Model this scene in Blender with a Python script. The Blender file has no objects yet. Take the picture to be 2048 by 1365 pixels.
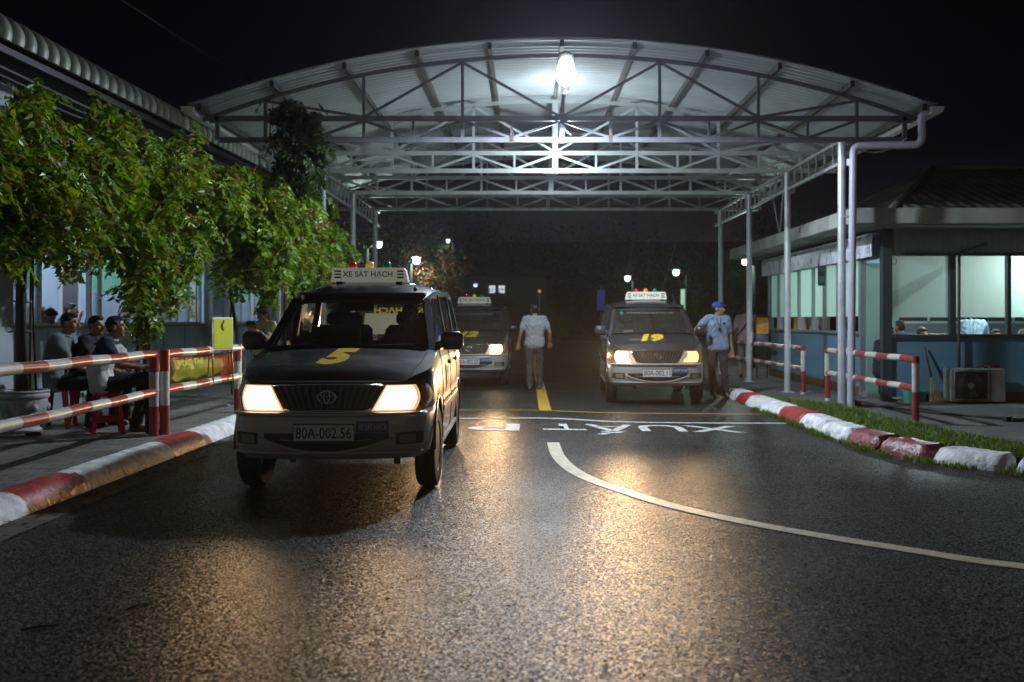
import bpy, bmesh, math, random
import numpy as np
from mathutils import Vector, Matrix
R = math.radians
PI = math.pi
random.seed(7)
rng = np.random.default_rng(11)

# ------------------------------------------------------------------ camera
F = 1991.0; VX = 1054.0; HY = 640.0; EYE = 1.36        # lens and horizon in pixels of the 2048 px photo
sc = bpy.context.scene
C = sc.collection
cam = bpy.data.cameras.new('camera'); camo = bpy.data.objects.new('camera', cam); C.objects.link(camo)
cam.sensor_width = 36; cam.lens = 35.0
cam.shift_x = -(VX - 1024) / 2048; cam.shift_y = -(682.5 - HY) / 2048
camo.location = (0, 0, EYE); camo.rotation_euler = (R(90), 0, 0)
cam.clip_start = 0.05; cam.clip_end = 900
cam.dof.use_dof = True; cam.dof.focus_distance = 8.6; cam.dof.aperture_fstop = 2.0
sc.camera = camo
# ------------------------------------------------------------------ night sky
w = bpy.data.worlds.new('World'); sc.world = w; w.use_nodes = True
nt = w.node_tree; bg = nt.nodes['Background']
tc = nt.nodes.new('ShaderNodeTexCoord'); sx = nt.nodes.new('ShaderNodeSeparateXYZ'); cr = nt.nodes.new('ShaderNodeValToRGB')
nt.links.new(tc.outputs['Generated'], sx.inputs[0]); nt.links.new(sx.outputs['Z'], cr.inputs[0])
def wm_(op, a, b_=None):   # small maths node
    q = nt.nodes.new('ShaderNodeMath'); q.operation = op
    for i_, v_ in enumerate((a, b_)):
        if v_ is None: continue
        if isinstance(v_, (int, float)): q.inputs[i_].default_value = v_
        else: nt.links.new(v_, q.inputs[i_])
    return q.outputs[0]
back_ = wm_('MAXIMUM', wm_('MULTIPLY', sx.outputs['Y'], -1.0), 0.0)            # glow added behind the camera to light surfaces facing it
low_ = wm_('MAXIMUM', wm_('SUBTRACT', 1.0, wm_('MULTIPLY', sx.outputs['Z'], 1.6)), 0.0)
glow_ = wm_('MULTIPLY', wm_('MULTIPLY', back_, back_), low_)
gm = nt.nodes.new('ShaderNodeMixRGB'); gm.blend_type = 'ADD'; gm.inputs[2].default_value = (.21, .19, .165, 1)
nt.links.new(glow_, gm.inputs[0]); nt.links.new(cr.outputs[0], gm.inputs[1]); nt.links.new(gm.outputs[0], bg.inputs[0])
e = cr.color_ramp.elements
e[0].position = 0.0; e[0].color = (0.0190, 0.0150, 0.0165, 1)
e[1].position = 0.30; e[1].color = (0.0007, 0.0009, 0.0020, 1)
x = e.new(0.09); x.color = (0.0068, 0.0064, 0.0095, 1)
x = e.new(0.16); x.color = (0.0014, 0.0016, 0.0032, 1)
bg.inputs[1].default_value = 1.0
sc.view_settings.view_transform = 'Standard'; sc.view_settings.look = 'None'; sc.view_settings.exposure = 0.0; sc.view_settings.gamma = 1
try:
    sc.cycles.use_light_tree = True
    sc.cycles.sample_clamp_indirect = 6.0
    sc.cycles.max_bounces = 8; sc.cycles.transparent_max_bounces = 24
except Exception: pass

# light energies (all real lamps of the place, built further down)
E_LAMP = 1500.0; COL_LAMP = (0.76, 0.87, 1.0)
E_HEAD = 85.0

# ------------------------------------------------------------------ helpers
def link(o, parent=None):
    C.objects.link(o)
    if parent is not None: o.parent = parent
    return o
def tag(o, label=None, cat=None, group=None, kind=None):
    if label: o['label'] = label
    if cat: o['category'] = cat
    if group: o['group'] = group
    if kind: o['kind'] = kind
    return o
def thing(name, label, cat, loc=(0, 0, 0), rotz=0, group=None):
    o = bpy.data.objects.new(name, None); o.empty_display_size = .2
    link(o); o.location = loc; o.rotation_euler = (0, 0, rotz)
    return tag(o, label, cat, group)

class MB:
    """collects verts / faces / material slots and links them as one mesh object"""
    def __init__(s): s.v = []; s.f = []; s.m = []; s.mi = 0
    def add(s, vs, fs, mi=None):
        b = len(s.v); s.v.extend([tuple(p) for p in vs]); s.f.extend([tuple(b + i for i in f) for f in fs])
        s.m.extend([s.mi if mi is None else mi] * len(fs)); return s
    def box(s, c, size, rz=0, mi=None, bev=0, M=None):
        a, b, d = size[0] / 2, size[1] / 2, size[2] / 2
        if bev > 0:
            e = min(bev, a * .9, b * .9, d * .9)
            vs = []; idx = {}
            for sx_ in (-1, 1):
                for sy in (-1, 1):
                    for sz in (-1, 1):
                        for k, (ex, ey, ez) in enumerate(((0, 1, 1), (1, 0, 1), (1, 1, 0))):
                            idx[(sx_, sy, sz, k)] = len(vs)
                            vs.append((sx_ * (a - e * ex), sy * (b - e * ey), sz * (d - e * ez)))
            fs = []
            def q(*ks): fs.append([idx[k] for k in ks])
            for t in (-1, 1):
                q((t, -1, -1, 0), (t, 1, -1, 0), (t, 1, 1, 0), (t, -1, 1, 0))
                q((-1, t, -1, 1), (1, t, -1, 1), (1, t, 1, 1), (-1, t, 1, 1))
                q((-1, -1, t, 2), (1, -1, t, 2), (1, 1, t, 2), (-1, 1, t, 2))
                for u in (-1, 1):
                    q((t, u, -1, 0), (t, u, 1, 0), (t, u, 1, 1), (t, u, -1, 1))
                    q((t, -1, u, 0), (t, 1, u, 0), (t, 1, u, 2), (t, -1, u, 2))
                    q((-1, t, u, 1), (1, t, u, 1), (1, t, u, 2), (-1, t, u, 2))
                    for r_ in (-1, 1): fs.append([idx[(t, u, r_, 0)], idx[(t, u, r_, 1)], idx[(t, u, r_, 2)]])
        else:
            vs = [(x_, y_, z_) for x_ in (-a, a) for y_ in (-b, b) for z_ in (-d, d)]
            fs = [(0, 1, 3, 2), (4, 6, 7, 5), (0, 4, 5, 1), (2, 3, 7, 6), (0, 2, 6, 4), (1, 5, 7, 3)]
        cz, sz_ = math.cos(rz), math.sin(rz)
        out = []
        for p in vs:
            if M is not None: p = tuple(M @ Vector(p))
            out.append((c[0] + p[0] * cz - p[1] * sz_, c[1] + p[0] * sz_ + p[1] * cz, c[2] + p[2]))
        return s.add(out, fs, mi)
    def bar(s, p, q, w_, h=None, mi=None, up=(0, 0, 1)):
        """rectangular bar from p to q"""
        h = h or w_; p = Vector(p); q = Vector(q); d = (q - p).normalized(); u = Vector(up)
        if abs(d.dot(u)) > .98: u = Vector((0, 1, 0))
        a = d.cross(u).normalized() * (w_ / 2); b = a.cross(d).normalized() * (h / 2)
        vs = [p - a - b, p + a - b, p + a + b, p - a + b, q - a - b, q + a - b, q + a + b, q - a + b]
        return s.add(vs, [(3, 2, 1, 0), (4, 5, 6, 7), (0, 1, 5, 4), (1, 2, 6, 5), (2, 3, 7, 6), (3, 0, 4, 7)], mi)
    def tube(s, pts, r, n=10, mi=None, caps=True, closed=False):
        pts = [Vector(p) for p in pts]; m = len(pts)
        rs = list(r) if isinstance(r, (list, tuple)) else [r] * m
        vs = []; pn = None
        for i, p in enumerate(pts):
            if closed: d = (pts[(i + 1) % m] - pts[i - 1]).normalized()
            else: d = (pts[min(i + 1, m - 1)] - pts[max(i - 1, 0)]).normalized()
            if pn is None:
                u = Vector((0, 0, 1)) if abs(d.z) < .9 else Vector((1, 0, 0))
                pn = (u - d * u.dot(d)).normalized()
            else:
                pn = (pn - d * pn.dot(d)).normalized()
            b = d.cross(pn)
            for k in range(n):
                t = 2 * PI * k / n
                vs.append(p + (pn * math.cos(t) + b * math.sin(t)) * rs[i])
        fs = []
        for i in range(m if closed else m - 1):
            for k in range(n):
                a = i * n + k; b_ = i * n + (k + 1) % n; j = (i + 1) % m
                fs.append((a, b_, j * n + (k + 1) % n, j * n + k))
        if caps and not closed:
            fs.append(tuple(reversed(range(n)))); fs.append(tuple(range((m - 1) * n, m * n)))
        return s.add(vs, fs, mi)
    def lathe(s, prof, c=(0, 0, 0), n=24, axis='Z', mi=None):
        """prof: list of (radius, height)"""
        vs = []
        for (r_, h) in prof:
            for k in range(n):
                t = 2 * PI * k / n; a, b = r_ * math.cos(t), r_ * math.sin(t)
                if axis == 'Z': p = (a, b, h)
                elif axis == 'X': p = (h, a, b)
                else: p = (a, h, b)
                vs.append((c[0] + p[0], c[1] + p[1], c[2] + p[2]))
        fs = []
        for i in range(len(prof) - 1):
            for k in range(n):
                fs.append((i * n + k, i * n + (k + 1) % n, (i + 1) * n + (k + 1) % n, (i + 1) * n + k))
        if prof[0][0] > 1e-5: fs.append(tuple(reversed(range(n))))
        if prof[-1][0] > 1e-5: fs.append(tuple(range((len(prof) - 1) * n, len(prof) * n)))
        return s.add(vs, fs, mi)
    def ell(s, c, r, n=12, m=8, mi=None, M=None):
        vs = [(0, 0, -1)]
        for i in range(1, m):
            p = -PI / 2 + PI * i / m
            for k in range(n):
                t = 2 * PI * k / n; vs.append((math.cos(p) * math.cos(t), math.cos(p) * math.sin(t), math.sin(p)))
        vs.append((0, 0, 1)); fs = []
        for k in range(n): fs.append((0, 1 + (k + 1) % n, 1 + k))
        for i in range(m - 2):
            for k in range(n):
                a = 1 + i * n + k; b = 1 + i * n + (k + 1) % n
                fs.append((a, b, b + n, a + n))
        l = len(vs) - 1
        for k in range(n): fs.append((l, 1 + (m - 2) * n + k, 1 + (m - 2) * n + (k + 1) % n))
        if not isinstance(r, (tuple, list)): r = (r, r, r)
        out = []
        for p in vs:
            q = Vector((p[0] * r[0], p[1] * r[1], p[2] * r[2]))
            if M is not None: q = M @ q
            out.append((c[0] + q[0], c[1] + q[1], c[2] + q[2]))
        return s.add(out, fs, mi)
    def cap(s, p, q, r1, r2, n=12, mi=None):
        """closed tapered capsule"""
        p = Vector(p); q = Vector(q); L = (q - p).length
        if L < 1e-6: return s.ell(p, r1)
        d = (q - p) / L
        pts = []; rs = []
        for k in range(4):
            a = PI / 2 * (k + .35) / 4.35; pts.append(p - d * r1 * math.cos(a)); rs.append(r1 * math.sin(a))
        pts.append(p); rs.append(r1); pts.append(q); rs.append(r2)
        for k in range(3, -1, -1):
            a = PI / 2 * (k + .35) / 4.35; pts.append(q + d * r2 * math.cos(a)); rs.append(r2 * math.sin(a))
        return s.tube(pts, rs, n, mi)
    def prism(s, poly, y0, y1, axis='Y', mi=None):
        """poly of (a,b) extruded along axis"""
        n = len(poly)
        def P(a, b, t): return {'Y': (a, t, b), 'X': (t, a, b), 'Z': (a, b, t)}[axis]
        vs = [P(a, b, y0) for a, b in poly] + [P(a, b, y1) for a, b in poly]
        fs = [tuple(range(n)), tuple(reversed(range(n, 2 * n)))] + [(i, (i + 1) % n, n + (i + 1) % n, n + i) for i in range(n)]
        return s.add(vs, fs, mi)
    def grid(s, rows, mi=None):
        m = len(rows); n = len(rows[0]); vs = [p for r_ in rows for p in r_]
        fs = [(i * n + k, i * n + k + 1, (i + 1) * n + k + 1, (i + 1) * n + k) for i in range(m - 1) for k in range(n - 1)]
        return s.add(vs, fs, mi)
    def mesh(s, name, mats, smooth=False, fix=True):
        me = bpy.data.meshes.new(name); me.from_pydata(s.v, [], s.f)
        for m_ in (mats if isinstance(mats, (list, tuple)) else [mats]): me.materials.append(m_)
        if any(s.m): me.polygons.foreach_set('material_index', s.m)
        if smooth: me.polygons.foreach_set('use_smooth', [True] * len(me.polygons))
        if fix:
            bm = bmesh.new(); bm.from_mesh(me); bmesh.ops.recalc_face_normals(bm, faces=bm.faces); bm.to_mesh(me); bm.free()
        me.validate(); me.update(); return me
    def obj(s, name, mats, parent=None, smooth=False, fix=True, angle=None):
        me = s.mesh(name, mats, smooth, fix)
        if smooth and angle:
            try: me.set_sharp_from_angle(angle=R(angle))
            except Exception: pass
        o = bpy.data.objects.new(name, me); return link(o, parent)

# ------------------------------------------------------------------ materials
MC = {}
def mat(name, col=(.5, .5, .5), rough=.5, metal=0, spec=.5, emit=None, estr=0, bump=0, bscale=50, var=0, vscale=3, coat=0, trans=0, alpha=1):
    if name in MC: return MC[name]
    m = bpy.data.materials.new(name); m.use_nodes = True; n = m.node_tree.nodes; l = m.node_tree.links
    p = n['Principled BSDF']
    p.inputs['Base Color'].default_value = (*col, 1); p.inputs['Roughness'].default_value = rough
    p.inputs['Metallic'].default_value = metal; p.inputs['Specular IOR Level'].default_value = spec
    if coat: p.inputs['Coat Weight'].default_value = coat; p.inputs['Coat Roughness'].default_value = .06
    if emit: p.inputs['Emission Color'].default_value = (*emit, 1); p.inputs['Emission Strength'].default_value = estr
    g = n.new('ShaderNodeTexCoord')
    if var:
        t = n.new('ShaderNodeTexNoise'); t.inputs['Scale'].default_value = vscale; t.inputs['Detail'].default_value = 6; l.new(g.outputs['Object'], t.inputs[0])
        r_ = n.new('ShaderNodeValToRGB'); l.new(t.outputs['Fac'], r_.inputs[0])
        r_.color_ramp.elements[0].position = .3; r_.color_ramp.elements[1].position = .7
        r_.color_ramp.elements[0].color = tuple(c * (1 - var) for c in col) + (1,); r_.color_ramp.elements[1].color = tuple(min(1, c * (1 + var * .6)) for c in col) + (1,)
        l.new(r_.outputs[0], p.inputs['Base Color'])
        mr = n.new('ShaderNodeMapRange'); l.new(t.outputs['Fac'], mr.inputs[0]); mr.inputs[3].default_value = max(0, rough - .1); mr.inputs[4].default_value = min(1, rough + .1); l.new(mr.outputs[0], p.inputs['Roughness'])
    if bump:
        t2 = n.new('ShaderNodeTexNoise'); t2.inputs['Scale'].default_value = bscale; t2.inputs['Detail'].default_value = 4; l.new(g.outputs['Object'], t2.inputs[0])
        b = n.new('ShaderNodeBump'); b.inputs['Strength'].default_value = bump; b.inputs['Distance'].default_value = .01; l.new(t2.outputs['Fac'], b.inputs['Height']); l.new(b.outputs[0], p.inputs['Normal'])
    MC[name] = m; return m
def emis(name, col, s):
    if name in MC: return MC[name]
    m = bpy.data.materials.new(name); m.use_nodes = True; n = m.node_tree.nodes; n.clear()
    e_ = n.new('ShaderNodeEmission'); e_.inputs[0].default_value = (*col, 1); e_.inputs[1].default_value = s
    o = n.new('ShaderNodeOutputMaterial'); m.node_tree.links.new(e_.outputs[0], o.inputs[0]); MC[name] = m; return m
def glass(name, tint=(.8, .85, .85), refl=1.0, rough=.02, dust=0.0):
    if name in MC: return MC[name]
    m = bpy.data.materials.new(name); m.use_nodes = True; n = m.node_tree.nodes; l = m.node_tree.links; n.clear()
    t = n.new('ShaderNodeBsdfTransparent'); t.inputs[0].default_value = (*tint, 1)
    g = n.new('ShaderNodeBsdfGlossy'); g.inputs['Roughness'].default_value = rough; g.inputs[0].default_value = (refl, refl, refl, 1)
    fr = n.new('ShaderNodeFresnel'); fr.inputs[0].default_value = 1.5
    mx = n.new('ShaderNodeMixShader'); l.new(fr.outputs[0], mx.inputs[0]); l.new(t.outputs[0], mx.inputs[1]); l.new(g.outputs[0], mx.inputs[2])
    if dust:
        d_ = n.new('ShaderNodeBsdfTranslucent'); d_.inputs[0].default_value = (.6, .5, .4, 1); d2 = n.new('ShaderNodeBsdfDiffuse'); d2.inputs[0].default_value = (.5, .46, .42, 1)
        ma = n.new('ShaderNodeMixShader'); ma.inputs[0].default_value = .5; l.new(d_.outputs[0], ma.inputs[1]); l.new(d2.outputs[0], ma.inputs[2])
        mb_ = n.new('ShaderNodeMixShader'); mb_.inputs[0].default_value = dust; l.new(mx.outputs[0], mb_.inputs[1]); l.new(ma.outputs[0], mb_.inputs[2]); mx = mb_
    o = n.new('ShaderNodeOutputMaterial'); l.new(mx.outputs[0], o.inputs[0]); MC[name] = m; return m
def film(name, col, thru=.5, clear=0.0, grid=0):
    """translucent sheet that passes light: curtain, window film, frosted pane"""
    if name in MC: return MC[name]
    m = bpy.data.materials.new(name); m.use_nodes = True; n = m.node_tree.nodes; l = m.node_tree.links; n.clear()
    d = n.new('ShaderNodeBsdfDiffuse'); d.inputs[0].default_value = (*col, 1)
    t = n.new('ShaderNodeBsdfTranslucent'); t.inputs[0].default_value = (*col, 1)
    mx = n.new('ShaderNodeMixShader'); mx.inputs[0].default_value = thru; l.new(d.outputs[0], mx.inputs[1]); l.new(t.outputs[0], mx.inputs[2])
    g = n.new('ShaderNodeBsdfGlossy'); g.inputs['Roughness'].default_value = .15
    m2 = n.new('ShaderNodeMixShader'); m2.inputs[0].default_value = .05; l.new(mx.outputs[0], m2.inputs[1]); l.new(g.outputs[0], m2.inputs[2])
    tr = n.new('ShaderNodeBsdfTransparent'); m3 = n.new('ShaderNodeMixShader'); m3.inputs[0].default_value = clear; l.new(m2.outputs[0], m3.inputs[1]); l.new(tr.outputs[0], m3.inputs[2])
    if grid:
        tcn = n.new('ShaderNodeTexCoord'); wv = n.new('ShaderNodeTexWave'); wv.bands_direction = 'X'; wv.inputs['Scale'].default_value = grid; l.new(tcn.outputs['Object'], wv.inputs[0])
        wz = n.new('ShaderNodeTexWave'); wz.bands_direction = 'Z'; wz.inputs['Scale'].default_value = grid; l.new(tcn.outputs['Object'], wz.inputs[0])
        mm = n.new('ShaderNodeMath'); mm.operation = 'MINIMUM'; l.new(wv.outputs['Fac'], mm.inputs[0]); l.new(wz.outputs['Fac'], mm.inputs[1])
        cr_ = n.new('ShaderNodeValToRGB'); l.new(mm.outputs[0], cr_.inputs[0])
        cr_.color_ramp.elements[0].color = tuple(c * .62 for c in col) + (1,); cr_.color_ramp.elements[1].color = (*col, 1); cr_.color_ramp.elements[1].position = .5
        l.new(cr_.outputs[0], d.inputs[0]); l.new(cr_.outputs[0], t.inputs[0])
    o = n.new('ShaderNodeOutputMaterial'); l.new(m3.outputs[0], o.inputs[0]); MC[name] = m; return m
def leafmat(name, cols, rough=.45):
    if name in MC: return MC[name]
    m = bpy.data.materials.new(name); m.use_nodes = True; n = m.node_tree.nodes; l = m.node_tree.links
    p = n['Principled BSDF']; ge = n.new('ShaderNodeNewGeometry'); cr_ = n.new('ShaderNodeValToRGB'); l.new(ge.outputs['Random Per Island'], cr_.inputs[0])
    el = cr_.color_ramp.elements
    for i, c in enumerate(cols):
        pos = i / (len(cols) - 1)
        if i == 0: q = el[0]
        elif i == len(cols) - 1: q = el[-1]
        else: q = el.new(pos)
        q.position = pos; q.color = (*c, 1)
    l.new(cr_.outputs[0], p.inputs['Base Color']); p.inputs['Roughness'].default_value = rough
    t = n.new('ShaderNodeBsdfTranslucent'); mul = n.new('ShaderNodeMixRGB'); mul.blend_type = 'MULTIPLY'; mul.inputs[0].default_value = 1; mul.inputs[2].default_value = (1.5, 1.35, .5, 1)
    l.new(cr_.outputs[0], mul.inputs[1]); l.new(mul.outputs[0], t.inputs[0])
    mx = n.new('ShaderNodeMixShader'); mx.inputs[0].default_value = .38; l.new(p.outputs[0], mx.inputs[1]); l.new(t.outputs[0], mx.inputs[2])
    l.new(mx.outputs[0], n['Material Output'].inputs[0]); MC[name] = m; return m
def striped(name, per, off=0.0, axis='X', rough=.35, a=(.42, .022, .03), b=(.72, .68, .62)):
    """red and white bands of length per along one object axis, worn"""
    if name in MC: return MC[name]
    m = bpy.data.materials.new(name); m.use_nodes = True; n = m.node_tree.nodes; l = m.node_tree.links; p = n['Principled BSDF']
    g = n.new('ShaderNodeTexCoord'); s_ = n.new('ShaderNodeSeparateXYZ'); l.new(g.outputs['Object'], s_.inputs[0])
    ad = n.new('ShaderNodeMath'); ad.operation = 'ADD'; ad.inputs[1].default_value = off; l.new(s_.outputs[axis], ad.inputs[0])
    dv = n.new('ShaderNodeMath'); dv.operation = 'DIVIDE'; dv.inputs[1].default_value = 2 * per; l.new(ad.outputs[0], dv.inputs[0])
    fr = n.new('ShaderNodeMath'); fr.operation = 'FRACT'; l.new(dv.outputs[0], fr.inputs[0])
    gt = n.new('ShaderNodeMath'); gt.operation = 'GREATER_THAN'; gt.inputs[1].default_value = .5; l.new(fr.outputs[0], gt.inputs[0])
    t = n.new('ShaderNodeTexNoise'); t.inputs['Scale'].default_value = 9; t.inputs['Detail'].default_value = 7; l.new(g.outputs['Object'], t.inputs[0])
    mx = n.new('ShaderNodeMixRGB'); l.new(gt.outputs[0], mx.inputs[0]); mx.inputs[1].default_value = (*a, 1); mx.inputs[2].default_value = (*b, 1)
    ml = n.new('ShaderNodeMixRGB'); ml.blend_type = 'MULTIPLY'; ml.inputs[0].default_value = .55; l.new(mx.outputs[0], ml.inputs[1]); l.new(t.outputs['Fac'], ml.inputs[2])
    br = n.new('ShaderNodeBrightContrast'); br.inputs[1].default_value = .02; l.new(ml.outputs[0], br.inputs[0])
    l.new(br.outputs[0], p.inputs['Base Color']); p.inputs['Roughness'].default_value = rough
    bp = n.new('ShaderNodeBump'); bp.inputs['Strength'].default_value = .25; bp.inputs['Distance'].default_value = .004; l.new(t.outputs['Fac'], bp.inputs['Height']); l.new(bp.outputs[0], p.inputs['Normal'])
    MC[name] = m; return m

# asphalt: coarse aggregate that glints
def asphalt():
    m = bpy.data.materials.new('asphalt'); m.use_nodes = True; n = m.node_tree.nodes; l = m.node_tree.links; p = n['Principled BSDF']
    g = n.new('ShaderNodeTexCoord')
    def N(t, **k):
        q = n.new(t)
        for a, b_ in k.items(): setattr(q, a, b_)
        return q
    def ramp(src, p0, c0, p1, c1):
        q = N('ShaderNodeValToRGB'); l.new(src, q.inputs[0]); q.color_ramp.elements[0].position = p0; q.color_ramp.elements[0].color = (*c0, 1); q.color_ramp.elements[1].position = p1; q.color_ramp.elements[1].color = (*c1, 1); return q.outputs[0]
    v = N('ShaderNodeTexVoronoi'); v.inputs['Scale'].default_value = 112; l.new(g.outputs['Object'], v.inputs[0])
    v2 = N('ShaderNodeTexVoronoi'); v2.inputs['Scale'].default_value = 240; l.new(g.outputs['Object'], v2.inputs[0])
    t = N('ShaderNodeTexNoise'); t.inputs['Scale'].default_value = 30; t.inputs['Detail'].default_value = 8; t.inputs['Roughness'].default_value = .7; l.new(g.outputs['Object'], t.inputs[0])
    big = N('ShaderNodeTexNoise'); big.inputs['Scale'].default_value = .6; big.inputs['Detail'].default_value = 9; big.inputs['Roughness'].default_value = .68; l.new(g.outputs['Object'], big.inputs[0])
    sep = N('ShaderNodeSeparateColor'); l.new(v.outputs['Color'], sep.inputs[0]); sep2 = N('ShaderNodeSeparateColor'); l.new(v2.outputs['Color'], sep2.inputs[0])
    chip = N('ShaderNodeMath', operation='MULTIPLY'); l.new(sep.outputs[0], chip.inputs[0]); l.new(sep2.outputs[1], chip.inputs[1])
    pit = N('ShaderNodeMapRange'); l.new(v.outputs['Distance'], pit.inputs[0]); pit.inputs[1].default_value = .35; pit.inputs[2].default_value = .75; pit.inputs[3].default_value = 1; pit.inputs[4].default_value = .12
    tone = N('ShaderNodeMath', operation='MULTIPLY'); l.new(chip.outputs[0], tone.inputs[0]); l.new(pit.outputs[0], tone.inputs[1])
    col = ramp(tone.outputs[0], .02, (.012, .012, .012), .62, (.125, .118, .108)); wear = ramp(big.outputs['Fac'], .34, (.55, .55, .55), .68, (1.2, 1.18, 1.14))
    ml = N('ShaderNodeMixRGB', blend_type='MULTIPLY'); ml.inputs[0].default_value = 1; l.new(col, ml.inputs[1]); l.new(wear, ml.inputs[2]); l.new(ml.outputs[0], p.inputs['Base Color'])
    sp = N('ShaderNodeMapRange'); l.new(tone.outputs[0], sp.inputs[0]); sp.inputs[1].default_value = .03; sp.inputs[2].default_value = .45; sp.inputs[3].default_value = .02; sp.inputs[4].default_value = .50
    spw = N('ShaderNodeMixRGB', blend_type='MULTIPLY'); spw.inputs[0].default_value = 1; l.new(sp.outputs[0], spw.inputs[1]); l.new(wear, spw.inputs[2]); l.new(spw.outputs[0], p.inputs['Specular IOR Level'])
    p.inputs['Roughness'].default_value = .40; p.inputs['Specular Tint'].default_value = (1, .84, .66, 1)  # tint puts golden headlight colour into the asphalt's reflections
    sub = N('ShaderNodeVectorMath', operation='SUBTRACT'); l.new(v.outputs['Color'], sub.inputs[0]); sub.inputs[1].default_value = (.5, .5, .5)
    sc_ = N('ShaderNodeVectorMath', operation='MULTIPLY'); l.new(sub.outputs[0], sc_.inputs[0]); sc_.inputs[1].default_value = (.45, .45, 0)
    ge = N('ShaderNodeNewGeometry'); add = N('ShaderNodeVectorMath', operation='ADD'); l.new(ge.outputs['Normal'], add.inputs[0]); l.new(sc_.outputs[0], add.inputs[1])
    nm = N('ShaderNodeVectorMath', operation='NORMALIZE'); l.new(add.outputs[0], nm.inputs[0])
    b = N('ShaderNodeBump'); b.inputs['Strength'].default_value = .5; b.inputs['Distance'].default_value = .006; l.new(t.outputs['Fac'], b.inputs['Height']); l.new(nm.outputs[0], b.inputs['Normal']); l.new(b.outputs[0], p.inputs['Normal'])
    MC['asphalt'] = m; return m
def pavers():
    m = bpy.data.materials.new('pavers'); m.use_nodes = True; n = m.node_tree.nodes; l = m.node_tree.links; p = n['Principled BSDF']
    g = n.new('ShaderNodeTexCoord'); b_ = n.new('ShaderNodeTexBrick'); b_.inputs['Scale'].default_value = 1; b_.inputs['Brick Width'].default_value = .22; b_.inputs['Row Height'].default_value = .11; b_.inputs['Mortar Size'].default_value = .006
    l.new(g.outputs['Object'], b_.inputs[0]); b_.inputs['Color1'].default_value = (.22, .215, .19, 1); b_.inputs['Color2'].default_value = (.15, .147, .13, 1); b_.inputs['Mortar'].default_value = (.035, .035, .03, 1)
    t = n.new('ShaderNodeTexNoise'); t.inputs['Scale'].default_value = 2.2; t.inputs['Detail'].default_value = 7; l.new(g.outputs['Object'], t.inputs[0])
    ml = n.new('ShaderNodeMixRGB'); ml.blend_type = 'MULTIPLY'; ml.inputs[0].default_value = .8; l.new(b_.outputs[0], ml.inputs[1])
    cr_ = n.new('ShaderNodeValToRGB'); cr_.color_ramp.elements[0].position = .3; cr_.color_ramp.elements[0].color = (.5, .5, .47, 1); cr_.color_ramp.elements[1].position = .7; cr_.color_ramp.elements[1].color = (1.2, 1.2, 1.15, 1); l.new(t.outputs['Fac'], cr_.inputs[0]); l.new(cr_.outputs[0], ml.inputs[2])
    l.new(ml.outputs[0], p.inputs['Base Color']); p.inputs['Roughness'].default_value = .7
    bp = n.new('ShaderNodeBump'); bp.inputs['Strength'].default_value = .5; bp.inputs['Distance'].default_value = .006; l.new(b_.outputs['Fac'], bp.inputs['Height']); bp.invert = True; l.new(bp.outputs[0], p.inputs['Normal'])
    MC['pavers'] = m; return m
A_ = asphalt(); PAV = pavers()
navy = mat('navy_paint', (.022, .021, .031), .38, 0, .5, coat=.7, var=.3, vscale=5)
silver = mat('silver_paint', (.36, .34, .32), .34, .10, .5, coat=.5)
blackp = mat('black_plastic', (.018, .018, .018), .5, bump=.2, bscale=300)
rubber = mat('rubber', (.014, .014, .014), .75, bump=.4, bscale=120)
chrome = mat('chrome', (.62, .62, .6), .18, 1)
galv = mat('galvanised_steel', (.60, .62, .64), .45, .35, var=.18, vscale=4)
galvd = mat('weathered_steel', (.42, .43, .44), .5, .3, var=.3, vscale=5)
sheetm = mat('white_roof_sheet', (.56, .59, .62), .42, .1, var=.12, vscale=1.2)
concrete = mat('concrete', (.20, .20, .185), .85, bump=.3, bscale=30, var=.35, vscale=2)
concd = mat('dirty_concrete', (.10, .098, .085), .9, bump=.5, bscale=25, var=.5, vscale=3)
white = mat('white_paint', (.70, .70, .67), .5, bump=.1, bscale=80, var=.12, vscale=6)
whitekerb = mat('white_kerb_paint', (.78, .79, .80), .6, bump=.9, bscale=26, var=.42, vscale=9)
redkerb = mat('red_kerb_paint', (.40, .035, .035), .45, bump=.9, bscale=26, var=.38, vscale=9)
pinkkerb = mat('faded_red_kerb_paint', (.26, .06, .075), .35, bump=1, bscale=30, var=.45, vscale=11)
roadwhite = mat('road_paint_white', (.52, .52, .50), .55, bump=.6, bscale=70, var=.4, vscale=14)
roadyel = mat('road_paint_yellow', (.55, .33, .03), .55, bump=.6, bscale=70, var=.35, vscale=14)
cream = mat('line_paint_cream', (.66, .56, .40), .42, bump=.7, bscale=60, var=.3, vscale=12)
redpl = mat('red_plastic', (.55, .012, .012), .35, var=.15, vscale=8)
skin = mat('skin', (.33, .17, .10), .5, var=.12, vscale=20)
hairm = mat('black_hair', (.008, .007, .007), .45, bump=.6, bscale=220)
eyem = mat('dark_eye', (.01, .008, .008), .3)
lipm = mat('lips', (.22, .08, .06), .5)
cabin = mat('cabin_cloth', (.05, .045, .04), .85, bump=.3, bscale=200)
dash = mat('dashboard', (.02, .019, .018), .7)
wind = glass('car_glass', (.60, .62, .60), dust=.07)
clearglass = glass('window_glass', (.86, .9, .9), .9)

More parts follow.
